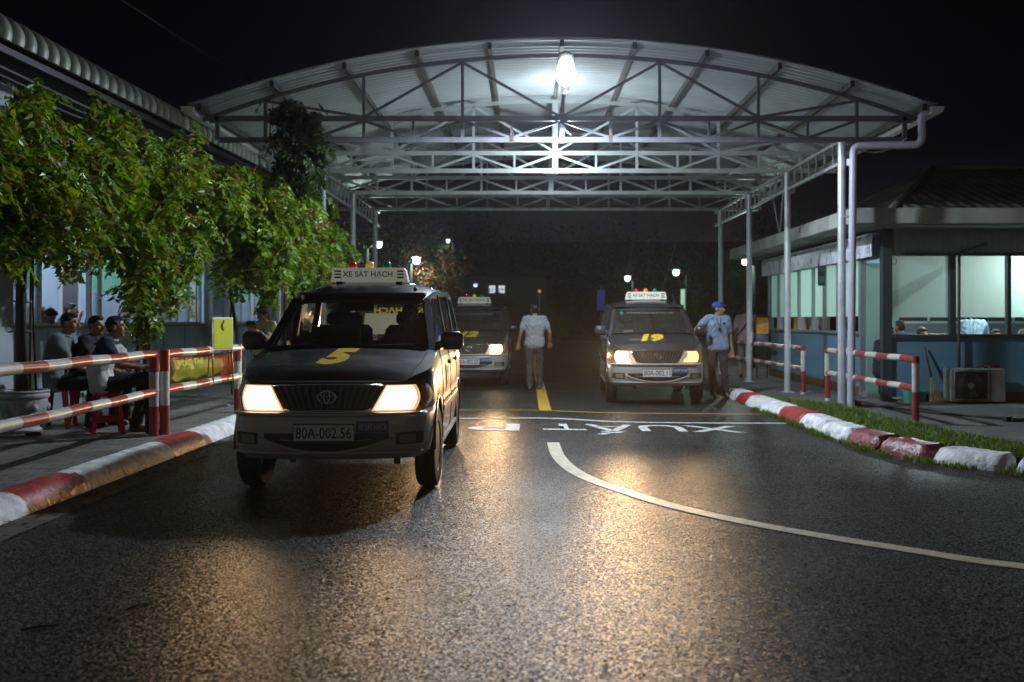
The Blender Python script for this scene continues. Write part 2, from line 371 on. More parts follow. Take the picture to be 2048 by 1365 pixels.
# ------------------------------------------------------------------ text
TS = bpy.data.scenes.new('tmp_scene'); TS.render.engine = 'BLENDER_WORKBENCH'
def eval_mesh(o):
    TS.collection.objects.link(o); vl = TS.view_layers[0]; vl.update(); dg = vl.depsgraph; dg.update()
    me = bpy.data.meshes.new_from_object(o.evaluated_get(dg)); TS.collection.objects.unlink(o); bpy.data.objects.remove(o); return me
def text_mesh(txt, size=1.0, shear=0, bold=0, spacing=1.0, align='CENTER', ext=0.0):
    cu = bpy.data.curves.new('t', 'FONT'); cu.body = txt; cu.size = size; cu.align_x = align; cu.align_y = 'CENTER'
    cu.shear = shear; cu.offset = bold; cu.space_character = spacing; cu.extrude = ext; cu.resolution_u = 4
    me = eval_mesh(bpy.data.objects.new('t', cu)); bpy.data.curves.remove(cu)
    return me
def text_obj(name, txt, material, w_, h, fn, parent, shear=0, bold=0, spacing=1.0, sub=0):
    """text fitted in a w x h box, each vertex mapped by fn(u, v) to a point"""
    me = text_mesh(txt, 1, shear, bold, spacing)
    co = np.array([v.co[:] for v in me.vertices]); a = co.min(0); b = co.max(0)
    if sub:
        bm = bmesh.new(); bm.from_mesh(me); bmesh.ops.triangulate(bm, faces=bm.faces); bmesh.ops.subdivide_edges(bm, edges=bm.edges, cuts=sub, use_grid_fill=True); bm.to_mesh(me); bm.free()
    for v in me.vertices:
        u = (v.co.x - (a[0] + b[0]) / 2) / (b[0] - a[0]) * w_; t = (v.co.y - (a[1] + b[1]) / 2) / (b[1] - a[1]) * h
        v.co = Vector(fn(u, t))
    me.materials.clear(); me.materials.append(material)
    me.name = name
    o = bpy.data.objects.new(name, me); return link(o, parent)

# ================================================================== GROUND, ROAD, KERBS
def G(px, py, z=0.0):
    """photo pixel on a level surface of height z -> world point"""
    Y = F * (EYE - z) / (py - HY); return ((px - VX) * Y / F, Y, z)
def sheet(name, pts, z, m, kind='structure'):
    b = MB(); b.add([(p[0], p[1], z) for p in pts], [tuple(range(len(pts)))]); o = b.obj(name, m); tag(o, kind=kind); return o
soil = mat('soil', (.03, .027, .02), .95, bump=.5, bscale=8, var=.4, vscale=.5)
sheet('ground', [(-120, -40), (120, -40), (120, 240), (-120, 240)], -.03, soil)
sheet('road', [(-3.47, -20), (60, -20), (60, 9.0), (14, 9.0), (14, 120), (-3.47, 120)], 0, A_)

kpath = [(3.5, 48), (3.5, 30), (3.5, 20), (3.49, 17), (3.49, 15), (3.51, 13.2), (3.50, 11.9), (3.54, 11.1), (3.60, 10.4), (3.74, 9.75), (3.98, 9.2), (4.4, 8.72), (4.95, 8.33), (5.7, 8.0), (6.7, 7.75), (8.0, 7.6), (10, 7.5), (14, 7.45)]
def smooth_path(P, step=.08):
    out = []
    n = len(P)
    for i in range(n - 1):
        p0 = P[max(i - 1, 0)]; p1 = P[i]; p2 = P[i + 1]; p3 = P[min(i + 2, n - 1)]
        L = math.dist(p1, p2); k = max(2, int(L / step))
        for j in range(k):
            t = j / k
            out.append(tuple(.5 * ((2 * p1[a]) + (-p0[a] + p2[a]) * t + (2 * p0[a] - 5 * p1[a] + 4 * p2[a] - p3[a]) * t * t + (-p0[a] + 3 * p1[a] - 3 * p2[a] + p3[a]) * t ** 3) for a in (0, 1)))
    out.append(P[-1]); return out
KP = smooth_path(kpath)
KS = [0]
for i in range(1, len(KP)): KS.append(KS[-1] + math.dist(KP[i - 1], KP[i]))
def kat(s):
    s = min(max(s, 0), KS[-1] - 1e-4); i = int(np.searchsorted(KS, s, 'right')) - 1; i = min(i, len(KP) - 2)
    t = (s - KS[i]) / (KS[i + 1] - KS[i]); p = Vector((*KP[i], 0)).lerp(Vector((*KP[i + 1], 0)), t)
    a = Vector((*KP[max(i - 2, 0)], 0)); b = Vector((*KP[min(i + 3, len(KP) - 1)], 0)); d = (b - a).normalized()
    return p, Vector((-d.y, d.x, 0))        # left normal when walking towards the camera = away from road (+X side)
def s_of_Y(Y): return min(range(len(KP)), key=lambda i: abs(KP[i][1] - Y))
def kerb_block(s0, s1, seed, rough=.006, endr=.03, h=.15):
    prof = [(-.0, -.02), (.008, .03), (.05, .095), (.085, .132), (.12, .146), (.20, h), (.30, h), (.335, h - .012), (.34, -.02)]
    n = max(4, int((s1 - s0) / .045)); r_ = random.Random(seed); rows = []
    for i in range(n + 1):
        t = i / n; s = s0 + (s1 - s0) * t; p, nn = kat(s)
        ed = min(t * (s1 - s0), (1 - t) * (s1 - s0)); k = 1 - max(0, (endr - ed) / endr) ** 2 * .35 if endr else 1
        row = []
        for j, (a, z) in enumerate(prof):
            zz = z * k if z > 0 else z; a2 = .17 + (a - .17) * (.5 + .5 * k)
            q = p + nn * (a2 + r_.uniform(-rough, rough)); row.append((q.x, q.y, zz + (r_.uniform(-rough, rough) if z > 0 else 0)))
        rows.append(row)
    b = MB(); b.grid(rows); m = len(prof); b.f.append(tuple(range(m))); b.m.append(0); b.f.append(tuple(reversed(range(n * m, n * m + m)))); b.m.append(0)
    return b
sY = lambda Y: KS[s_of_Y(Y)]
s17 = sY(17.75)
o = kerb_block(0, s17, 1, .004, 0).obj('kerb', concd, smooth=True); tag(o, kind='structure')
blocks = [(17.7, 16.75, 'w', 'short white kerb block nearest the number nineteen car, farthest of the row'),
          (16.75, 16.0, 'r', 'bright red kerb block between two white ones, farthest red one along the grass'),
          (16.0, 14.0, 'w', 'long white kerb block opposite the thin yellow road line'),
          (14.0, 12.95, 'r', 'clean bright red kerb block in front of the grey canopy post'),
          (12.95, 11.95, 'w', 'white kerb block next after the clean red one, tufts of grass at its foot')]
for i, (a, b_, c, lb) in enumerate(blocks):
    o = kerb_block(sY(a), sY(b_) - .004, 20 + i).obj('kerb_block', {'w': whitekerb, 'r': redkerb}[c], smooth=True, angle=50); tag(o, lb, 'kerb block', 'painted kerb blocks on the right of the road')
s = sY(11.95) + .03
near = [(.80, 'w', whitekerb, 'square white kerb block just before the faded red pair'), (.70, 'p', pinkkerb, 'faded red kerb block, the one farther from the camera of the faded pair'),
        (.72, 'p', pinkkerb, 'faded glossy red kerb block, the nearer of the faded pair, by the barrier post'), (.74, 'w', whitekerb, 'cracked white kerb block with grass in the gaps on both sides'),
        (.9, 'w', whitekerb, 'cracked white kerb block at the right edge of the photo'), (.9, 'p', pinkkerb, 'faded red kerb block outside the photo to the right'), (.9, 'w', whitekerb, 'white kerb block farthest out to the right past the photo edge')]
for i, (L, c, m_, lb) in enumerate(near):
    o = kerb_block(s, s + L, 40 + i, .008, .035).obj('kerb_block', m_, smooth=True, angle=38); tag(o, lb, 'kerb block', 'painted kerb blocks on the right of the road'); s += L + [.05, .1, .12, .1, .1, .1, .1][i]

# right pavement and grass verge
def offs(d, s0=0, s1=None, n=80):
    s1 = s1 or KS[-1]; out = []
    for i in range(n + 1):
        p, nn = kat(s0 + (s1 - s0) * i / n); out.append((p.x + nn.x * d, p.y + nn.y * d))
    return out
back = offs(.30)
sheet('pavement', back + [(14, 48)], .05, mat('pavement_concrete', (.13, .13, .125), .8, bump=.4, bscale=40, var=.35, vscale=1.3))
def verge_w(s):   # width of grass
    Y = kat(s)[0].y; X = kat(s)[0].x
    if Y > 15.9: return .0
    if Y > 12: return .75 * min(1, (15.9 - Y) / 1.5)
    return .85
s0 = sY(15.9); s1 = KS[-1]; rows = []
nv = 90
for i in range(nv + 1):
    s = s0 + (s1 - s0) * i / nv; p, nn = kat(s); ww = verge_w(s)
    rows.append([(p.x + nn.x * (.30 + ww * t), p.y + nn.y * (.30 + ww * t), .098 + .02 * math.sin(PI * t) - (.05 if t > .95 else 0)) for t in (0, .15, .4, .7, 1)])
b = MB(); b.grid(rows); o = b.obj('verge_soil', mat('verge_soil', (.025, .03, .012), .95, bump=.6, bscale=40), smooth=True); tag(o, kind='structure')
# thin edging strip behind the grass
b = MB()
rows = []
for i in range(60):
    s = s0 + (sY(11.0) - s0) * i / 59; p, nn = kat(s); ww = verge_w(s) + .30
    rows.append([(p.x + nn.x * (ww + a), p.y + nn.y * (ww + a), z) for a, z in ((0, .03), (.0, .10), (.06, .10), (.06, .03))])
b.grid(rows); tag(b.obj('edging_strip', concrete), kind='structure')
# grass blades
def grass(n, seed):
    r = np.random.default_rng(seed); V = []; Fc = []
    sa = sY(16.0)
    for i in range(n):
        s = sa + (KS[-1] - 5.0 - sa) * r.random() ** .8
        p, nn = kat(s); k = r.random()
        if k < .74: d = .30 + verge_w(s) * r.random() ** .9; z0 = .10
        elif k < .92: d = -.02 - abs(r.normal()) * .05; z0 = 0.0
        else:
            d = r.random() * .3; z0 = .02
            if kat(s)[0].y > 12: d = -.03 - abs(r.normal()) * .05
        if k >= .74 and p.y > 15.0: continue
        # clumps
        if math.sin(s * 9.1) * math.sin(s * 3.7 + 1) + r.random() < .25 and k >= .74: continue
        x_ = p.x + nn.x * d; y_ = p.y + nn.y * d
        h = (.025 + .05 * r.random() ** 1.5) * (1.25 if k < .74 else .9); a = r.random() * 2 * PI; ln = h * (.2 + .7 * r.random()); wd = .0035 + .003 * r.random()
        dx, dy = math.cos(a), math.sin(a); bi = len(V)
        V += [(x_ - dy * wd, y_ + dx * wd, z0), (x_ + dy * wd, y_ - dx * wd, z0), (x_ + dy * wd * .7 + dx * ln * .4, y_ - dx * wd * .7 + dy * ln * .4, z0 + h * .6), (x_ - dy * wd * .7 + dx * ln * .4, y_ + dx * wd * .7 + dy * ln * .4, z0 + h * .6), (x_ + dx * ln, y_ + dy * ln, z0 + h)]
        Fc += [(bi, bi + 1, bi + 2, bi + 3), (bi + 3, bi + 2, bi + 4)]
    b = MB(); b.add(V, Fc); return b
o = grass(36000, 5).obj('grass', leafmat('grass_blades', [(.05, .10, .015), (.09, .18, .02), (.14, .25, .035), (.22, .22, .08)], .5), fix=False)
tag(o, kind='stuff'); o['label'] = 'short green grass strip growing behind and between the kerb blocks'; o['category'] = 'grass'

# left kerb, one poured length with painted bands
def left_kerb():
    prof = [(.0, -.02), (-.005, .02), (-.03, .075), (-.07, .12), (-.13, .148), (-.20, .158), (-.26, .153)]
    bounds = [(-6, 'w'), (1.2, 'r'), (2.2, 'w'), (3.9, 'r'), (4.9, 'w'), (6.93, 'r'), (7.87, 'w'), (9.80, 'r'), (10.79, 'w'), (12.7, 'r'), (13.7, 'w'), (15.6, 'r'), (16.6, 'w'), (18.5, 'r'), (19.5, 'w'), (21.4, 'r'), (22.4, 'w'), (26, 'c')]
    r_ = random.Random(3); b = MB(); Y = -6.0; rows = []; ys = []
    while Y < 48:
        rows.append([(-3.47 + a + r_.uniform(-.004, .004), Y, z + r_.uniform(-.003, .003)) for a, z in prof]); ys.append(Y); Y += .07
    m = len(prof)
    for rr in rows: b.v += rr
    for i in range(len(rows) - 1):
        for j in range(m - 1):
            yy = ys[i] + .02 * j / m; c = 'w'
            for y0, cc in bounds:
                if yy >= y0: c = cc
            b.f.append((i * m + j, i * m + j + 1, (i + 1) * m + j + 1, (i + 1) * m + j)); b.m.append({'w': 0, 'r': 1, 'c': 2}[c])
    o = b.obj('kerb', [whitekerb, redkerb, concd], smooth=True); tag(o, kind='structure')
left_kerb()
sheet('gutter', [(-3.475, -6), (-3.22, -6), (-3.22, 48), (-3.475, 48)], .004, mat('gutter_concrete', (.12, .11, .09), .9, bump=.8, bscale=22, var=.55, vscale=4))
sheet('pavement', [(-14, -6), (-3.70, -6), (-3.70, 60), (-14, 60)], .148, PAV)
# drifted dirt and fallen leaves along the left gutter
b = MB(); r_ = random.Random(9)
for i in range(420):
    x_ = -3.46 + abs(r_.gauss(0, .13)); y_ = r_.uniform(5, 13); a = r_.random() * 6.28; l_ = r_.uniform(.008, .03)
    c_, s_ = math.cos(a), math.sin(a); z = .010 + r_.random() * .006
    b.add([(x_ - c_ * l_, y_ - s_ * l_, z), (x_ + s_ * l_ * .4, y_ - c_ * l_ * .4, z + .004), (x_ + c_ * l_, y_ + s_ * l_, z), (x_ - s_ * l_ * .4, y_ + c_ * l_ * .4, z + .006)], [(0, 1, 2, 3)])
o = b.obj('fallen_leaves', leafmat('litter', [(.05, .035, .02), (.12, .07, .02), (.03, .03, .02), (.25, .08, .02)], .8)); tag(o, 'small dry leaves and grit lying along the left gutter', 'leaf litter', kind='stuff')

# road markings
def strip(name, pts, wd, z, m):
    P = smooth_path(pts, .15); b = MB(); rows = []
    for i, p in enumerate(P):
        a = P[max(i - 1, 0)]; c = P[min(i + 1, len(P) - 1)]; d = Vector((c[0] - a[0], c[1] - a[1], 0)).normalized(); nn = Vector((-d.y, d.x, 0)) * wd / 2
        rows.append([(p[0] - nn.x, p[1] - nn.y, z), (p[0] + nn.x, p[1] + nn.y, z)])
    b.grid(rows); o = b.obj(name, m); tag(o, kind='structure'); return o
g2 = lambda px, py: G(px, py)[:2]
strip('road_line', [g2(1106, 886), g2(1116, 912), g2(1140, 937), g2(1178, 958), g2(1245, 982), g2(1350, 1014), g2(1500, 1047), g2(1650, 1074), g2(1800, 1098), g2(2048, 1134), (3.62, 5.2), (5.5, 4.9)], .135, .004, cream)
strip('road_line', [(-3.2, 13.75), (-.8, 13.7), (.3, 13.72), (1.2, 13.25), (2.2, 13.1), (3.45, 13.05)], .11, .004, roadwhite)
strip('road_line', [(-3.2, 15.0), (-.8, 14.98), (.2, 14.9), (1.3, 14.5), (3.47, 14.3)], .07, .004, roadyel)
strip('centre_line', [(.275, 14.95), (.272, 17), (.27, 30), (.27, 44)], .18, .0045, roadyel)
strip('road_line', [(-3.4, 62), (3, 62), (12, 62)], .7, .004, roadyel)
rs = math.radians(-9.0)
def roadtext(name, txt, cx, cy, w_, h):
    def fn(u, v):
        X = -u; Y = -v; return (cx + X * math.cos(rs) - Y * math.sin(rs) * 0 , cy + Y + X * math.tan(rs) * .85, .0042)
    me = text_obj(name, txt, roadwhite, w_, h, fn, None, bold=.012); tag(me, kind='structure')
roadtext('road_marking_text', 'XU\u1ea4T', 1.43, 12.28, 2.5, 1.15)
roadtext('road_marking_letter', 'P', -.42, 12.62, .66, .80)
# things dropped on the road
def litter(name, label, cat, pts, r_, m):
    b = MB(); b.tube(pts, r_, 6); tag(b.obj(name, m, smooth=True), label, cat)
bark = mat('bark', (.06, .045, .03), .9, bump=.8, bscale=60, var=.4, vscale=12)
a, c = G(42, 1264), G(120, 1252)
litter('stick', 'thin straight dark stick lying on the road near the lower left corner', 'stick', [(a[0], a[1], .008), ((a[0] + c[0]) / 2, (a[1] + c[1]) / 2 + .004, .010), (c[0], c[1], .008)], [.004, .0065, .005], bark)
a, c, d = G(248, 1224), G(278, 1214), G(296, 1208)
litter('twig', 'short crooked twig on the road below the left front wheel', 'twig', [(a[0], a[1], .006), (c[0], c[1], .012), (d[0], d[1], .006)], [.003, .006, .008], bark)
for i, (px, py) in enumerate([(1428, 1087), (1017, 1214), (1425, 1240), (850, 1094), (1210, 1325), (775, 1200), (1000, 1090), (1610, 1130)]):
    g_ = G(px, py); b = MB(); r2 = random.Random(i)
    b.ell((g_[0], g_[1], .006), (.010, .008, .004), 7, 4); tag(b.obj('pebble', bark, smooth=True), ['dark crumb on the road right of the glare, under the curved line', 'dark crumb in the middle of the road near the bottom', 'dark crumb near the bottom right of the glare', 'pale crumb on the road in front of the right front wheel', 'small crumb at the bottom edge of the road', 'small crumb left of the glare in the foreground', 'small crumb beside the glare in mid road', 'small crumb on the far right of the road'][i], 'pebble', 'crumbs lying on the road')

# ================================================================== CANOPY over the gate
CX = .51; TY = [14.9, 18.0, 21.1, 24.2]; ZL = 4.05; ZM = 4.37; HW = 5.36; ZA = 5.36; ZE = 4.40
Rr = (HW ** 2 + (ZA - ZE) ** 2) / (2 * (ZA - ZE))
def arcz(x): return ZA - (Rr - math.sqrt(Rr * Rr - x * x))
can = thing('canopy', 'long arched metal canopy on steel posts spanning both lanes of the gate', 'canopy', (CX, 0, 0))
dsteel = mat('shade_toned_steel', (.13, .135, .16), .5, .2, var=.2, vscale=5)  # shade put into the steel colour of front truss and lamp pole
pursteel = mat('brown_grey_steel', (.12, .115, .105), .6, .1, var=.25, vscale=5)
def truss(Y, i):
    b = MB(); st = 1.475
    b.bar((-HW + .05, Y, ZM), (HW - .05, Y, ZM), .06, .075); b.bar((-HW + .25, Y, ZL), (HW - .25, Y, ZL), .06, .078)
    P = [(-HW + 2 * HW * k / 28) for k in range(29)]
    for k in range(28): b.bar((P[k], Y, arcz(P[k]) - .05), (P[k + 1], Y, arcz(P[k + 1]) - .05), .05, .06)
    t = .038
    for k in range(-3, 4):
        X = k * st
        if k != 0 or i > 0: b.bar((X, Y + .002, ZL), (X, Y + .002, arcz(X) - .06), .045, .05)
        if k == 0 and i > 0: b.bar((X, Y + .004, ZL - .02), (X, Y + .004, arcz(X) - .07), .10, .06)
    for sx_ in (-1, 1):
        b.bar((0, Y - .004, ZM + .02), (sx_ * st, Y - .004, arcz(st) - .08), t); b.bar((sx_ * 2 * st, Y - .004, ZM + .02), (sx_ * st, Y - .004, arcz(st) - .08), t)
        b.bar((sx_ * 2 * st, Y - .004, ZM + .02), (sx_ * 3 * st, Y - .004, arcz(3 * st) - .08), t)
        b.bar((sx_ * 3 * st, Y - .004, ZM + .01), (sx_ * (HW - .1), Y - .004, arcz(HW) - .08), t)
        for k in range(4):
            a = k * st; m_ = (k + .5) * st; e_ = (k + 1) * st
            if m_ < HW - .2:
                b.bar((sx_ * a, Y + .006, ZM - .03), (sx_ * m_, Y + .006, ZL + .03), t); b.bar((sx_ * m_, Y, ZL), (sx_ * m_, Y, ZM), .035)
                if e_ < HW: b.bar((sx_ * m_, Y + .006, ZL + .03), (sx_ * e_, Y + .006, ZM - .03), t)
        b.bar((sx_ * (HW - .22), Y, ZL), (sx_ * (HW - .22), Y, arcz(HW)), .06)
    return b
tr = []
for i, Y in enumerate(TY):
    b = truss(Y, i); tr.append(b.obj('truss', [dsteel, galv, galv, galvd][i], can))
# rust at the two front nodes
b = MB()
for X in (-.7375, .7375): b.box((X, TY[0] - .041, ZL + .02), (.05, .004, .09)); b.box((X + .02, TY[0] - .042, ZL + .10), (.02, .004, .06))
b.obj('rust_stain', mat('rust', (.10, .06, .035), .9, var=.5, vscale=40), can)
# purlins
for k in range(-5, 6):
    X = k * 1.055; X = max(-HW + .04, min(HW - .04, X)); z = arcz(X) + .02
    b = MB(); b.box((X, 19.65, z), (.055, 10.35, .085)); b.box((X, 14.468, z), (.06, .012, .09), mi=1); b.obj('purlin', [pursteel, blackp], can)
# roof sheet, ribs run along the arch
b = MB(); nx = 56; y0, y1, pit = 14.38, 24.95, .16; rows = []
ny = int((y1 - y0) / (pit / 4))
for j in range(ny + 1):
    y_ = y0 + (y1 - y0) * j / ny; ph = (j % 4); dz = [0, .03, .03, 0][ph]
    rows.append([((-HW - .06) + (2 * HW + .12) * k / nx, y_ + .02 * math.sin(k * .9) * (j == 0), arcz(max(-HW, min(HW, (-HW - .06) + (2 * HW + .12) * k / nx))) + .07 + dz) for k in range(nx + 1)])
b.grid(rows); b.obj('roof_sheet', sheetm, can)
# side ladder girders along the posts
for s_ in (-1, 1):
    b = MB(); X = s_ * 4.2
    b.bar((X, 14.9, ZL - .01), (X, 24.9, ZL - .01), .05, .05); b.bar((X, 14.95, ZL - .34), (X, 24.9, ZL - .34), .05, .05)
    y_ = 15.3
    while y_ < 24.8: b.bar((X, y_, ZL - .34), (X, y_, ZL), .03, .03, up=(0, 1, 0)); y_ += .44
    b.obj('side_girder', galvd, can)
# posts with caps and base plates
def post_mesh(h, z0):
    b = MB(); b.tube([(0, 0, z0), (0, 0, h)], .058, 18); b.box((0, 0, z0 + .006), (.2, .2, .012)); b.lathe([(.075, h - .02), (.075, h)], n=16); return b
pm = post_mesh(ZL - .04, .05).mesh('post', galv, True); pm2 = post_mesh(ZL - .04, .15).mesh('post', galv, True)
for s_, m_ in ((1, pm), (-1, pm2)):
    for Y in TY:
        me = m_; o = link(bpy.data.objects.new('post', me), can); o.location = (s_ * 4.2, Y, 0)
        try: me.set_sharp_from_angle(angle=R(50))
        except Exception: pass
pvc = mat('lavender_plastic_pipe', (.50, .50, .60), .38, var=.08, vscale=3)
# gutter and downpipe on the right eave, gutter on the left
for s_ in (-1, 1):
    b = MB(); prof = [(0, 0), (.02, -.10), (.10, -.12), (.17, -.08), (.19, 0), (.175, 0), (.155, -.07), (.10, -.105), (.035, -.09), (.015, 0)]
    X = s_ * (HW - .02)
    b.prism([(X + s_ * a, arcz(HW) + .05 + z) for a, z in prof], 14.42, 24.9); b.prism([(X + s_ * a, arcz(HW) + .05 + z) for a, z in prof[:5]], 14.40, 14.418)
    b.obj('gutter', white, can)
def elbow(P, r, seg=6):
    out = [Vector(P[0])]
    for i in range(1, len(P) - 1):
        a = Vector(P[i - 1]); c = Vector(P[i]); d = Vector(P[i + 1]); u = (a - c).normalized() * r; v = (d - c).normalized() * r
        for k in range(seg + 1):
            t = k / seg; out.append((c + u) * (1 - t) ** 2 + c * 2 * t * (1 - t) + (c + v) * t * t)
    out.append(Vector(P[-1])); return out
b = MB(); b.tube(elbow([(5.40, 14.55, 4.40), (5.30, 14.6, 4.37), (5.29, 14.62, 4.33), (5.29, 14.62, 3.93), (4.315, 14.72, 3.93), (4.305, 14.8, .06)], .12), .056, 16)
for z in (3.7, 2.0, .9): b.lathe([(.062, z - .05), (.062, z + .05)], (4.305, 14.8, 0), 16)
b.box((4.30, 14.85, 2.9), (.17, .02, .03)); b.obj('downpipe', pvc, can, True, angle=50)
# loose cables slung under the trusses and at the eave
cab = mat('black_cable', (.02, .02, .02), .6); cabw = mat('pale_cable', (.45, .45, .38), .6)
def catenary(name, p, q, sag, r_, m, parent=None, n=14):
    p = Vector(p); q = Vector(q); b = MB(); b.tube([p.lerp(q, t / n) - Vector((0, 0, sag * 4 * (t / n) * (1 - t / n))) for t in range(n + 1)], r_, 5); return b.obj(name, m, parent, True)
catenary('cable', (-2.4, 14.95, ZL - .03), (0, 14.95, ZL + .02), .14, .006, cab, can); catenary('cable', (0, 14.95, ZL + .02), (3.0, 14.95, ZL - .03), .12, .006, cab, can)
catenary('cable', (4.4, 14.8, ZL - .15), (5.1, 14.7, ZL), .12, .012, cabw, can)

# big flood lamp on the canopy front
lamp = thing('gate_lamp', 'blazing white lamp head on a short pole at the centre front of the canopy', 'lamp', (.52, 14.78, 0))
b = MB(); b.bar((0, 0, 3.98), (0, 0, 4.50), .075, .05); b.box((0, .03, 4.37), (.13, .05, .1)); b.tube([(0, -.01, 4.45), (0, -.2, 4.50), (0, -.7, 4.53), (0, -1.22, 4.56)], .03, 10); b.obj('pole', dsteel, lamp)
hv = MB(); hv.lathe([(.02, -.40), (.05, -.36), (.06, -.26), (.10, -.12), (.125, .04), (.12, .18), (.09, .28), (.02, .32)], n=22)
TL = Matrix.Rotation(R(52), 3, 'X')
b = MB(); b.add([tuple(TL @ Vector((p[0], p[1] * .5, p[2])) + Vector((0, -1.40, 4.70))) for p in hv.v], hv.f)
b.obj('lamp_housing', mat('lamp_housing', (.35, .36, .38), .4, .4), lamp, True)
b = MB(); b.ell((0, -1.44, 4.645), (.125, .055, .18), 18, 12, M=TL); b.obj('lamp_glass', emis('lamp_light', COL_LAMP, 160), lamp, True)
ld = bpy.data.lights.new('gate_lamp_light', 'SPOT'); ld.energy = E_LAMP; ld.color = COL_LAMP; ld.shadow_soft_size = .10; ld.spot_size = R(174); ld.spot_blend = .12
lo = link(bpy.data.objects.new('gate_lamp_light', ld), lamp); lo.location = (0, -1.52, 4.60); lo.rotation_euler = Vector((0, -.12, -1)).to_track_quat('-Z', 'Y').to_euler()
ld = bpy.data.lights.new('gate_lamp_spill', 'POINT'); ld.energy = E_LAMP * .012; ld.color = COL_LAMP; ld.shadow_soft_size = .10
lo = link(bpy.data.objects.new('gate_lamp_spill', ld), lamp); lo.location = (0, -1.66, 4.66)
# little twisted bulb under it
cf = thing('work_bulb', 'small spiral work bulb hanging below the middle of the front truss', 'bulb', (.56, 14.9, 4.16))
b = MB(); b.tube([(-.02, 0, .12), (.0, 0, .06)], .02, 8); b.obj('socket', white, cf)
b = MB(); b.tube([(.0 + .018 * math.cos(t) + t * .006, .018 * math.sin(t), .05 - t * .006) for t in np.linspace(0, 14, 50)], .007, 6); b.obj('spiral_tube', emis('bulb_light', (.75, 1, .85), 3), cf, True)
ld = bpy.data.lights.new('truss_light', 'POINT'); ld.energy = 155; ld.color = (.80, .96, 1); ld.shadow_soft_size = .05
lo = link(bpy.data.objects.new('truss_light', ld), cf); lo.location = (0, 2.0, -.22)

# ================================================================== RAILINGS
rail_r, rail_w = (.42, .04, .035), (.80, .76, .70)
def railing(name, label, p, q, h, hl, r_=.042, per=.25, zg=.05, posts=(0, 1), off=0, mids=(), group='red and white pipe barriers'):
    p = Vector((*p, 0)); q = Vector((*q, 0)); L = (q - p).length; a = math.atan2(q.y - p.y, q.x - p.x)
    t = thing(name, label, 'barrier', (p.x, p.y, 0), a, group)
    m = striped('rail_stripes_%d_%d' % (int(off * 100), int(per * 100)), per, off, 'X', .3, rail_r, rail_w)
    for nm, z in (('top_rail', h), ('lower_rail', hl)):
        b = MB(); n = 14
        b.tube([(L * i / n, 0, z + (.004 * math.sin(i * 1.7))) for i in range(n + 1)], r_, 14); b.obj(nm, m, t, True, angle=40)
    pmz = striped('post_stripes', .36, .624, 'Z', .35, rail_r, rail_w)
    for u in list(posts) + list(mids):
        b = MB(); b.tube([(L * u, 0, zg - .02), (L * u, 0, h + r_)], r_ * 1.06, 14); b.obj('post', pmz, t, True, angle=40)
    return t
railing('barrier_railing', 'red and white pipe railing at left foreground in front of the seated men', (-3.89, 10.38), (-3.62, 4.9), 1.0, .60, .046, .44, .15, (0, 1), 0)
railing('barrier_railing', 'red and white pipe railing from the double post to beyond the yellow notice', (-3.83, 10.52), (-3.76, 15.6), .995, .615, .046, .44, .15, (0, 1), 0, (.5,))
railing('barrier_railing', 'red and white pipe railing on the grass in front of the booth door', (4.86, 16.1), (4.86, 12.45), .865, .50, .043, .44, .05, (0, 1), .31)
railing('barrier_railing', 'dim red and white pipe railing running along the far part of the booth', (4.84, 17.45), (4.80, 24.6), .86, .50, .04, .45, .05, (0, 1), .1, (.6,))
# striped upright bar in the vine
b = MB(); b.tube([(-3.86, 15.45, .15), (-3.86, 15.45, 2.6)], .036, 12)
tag(b.obj('striped_pole', striped('pole_stripes', .30, .12, 'Z', .4, (.35, .02, .02), (.72, .7, .66)), smooth=True, angle=40), 'upright red and white striped pole rising into the vine behind the car mirror', 'pole')
# yellow notice board on thin legs hung on the railing
sg = thing('notice_board', 'bright yellow notice with white edge on a thin metal stand at the left railing', 'sign', (-3.70, 12.1, 0), R(62))
b = MB(); b.box((0, 0, 1.19), (.345, .012, .40), bev=.003); b.obj('frame', white, sg)
b = MB(); b.box((.003, -.008, 1.19), (.305, .006, .36)); b.obj('sign_face', mat('yellow_sheet', (.62, .62, .02), .55, var=.05), sg)
b = MB()
for x_ in (-.155, .158): b.tube([(x_, .006, 1.0), (x_ * 1.05, -.01, .60)], .009, 8); b.tube([(x_, .03, 1.36), (x_ * 1.05, .08, .62)], .008, 8)
b.obj('stand_legs', mat('bronze_leg', (.35, .2, .1), .3, .7), sg, True)
b = MB()
for k in range(9):
    a = k * .7; b.ell((-.01 + .012 * math.cos(a), -.016, 1.345 - k * .013), (.013, .006, .014), 6, 4, M=Matrix.Rotation(a, 3, 'Y'))
b.obj('hanging_sprig', mat('dry_sprig', (.12, .08, .02), .8), sg)
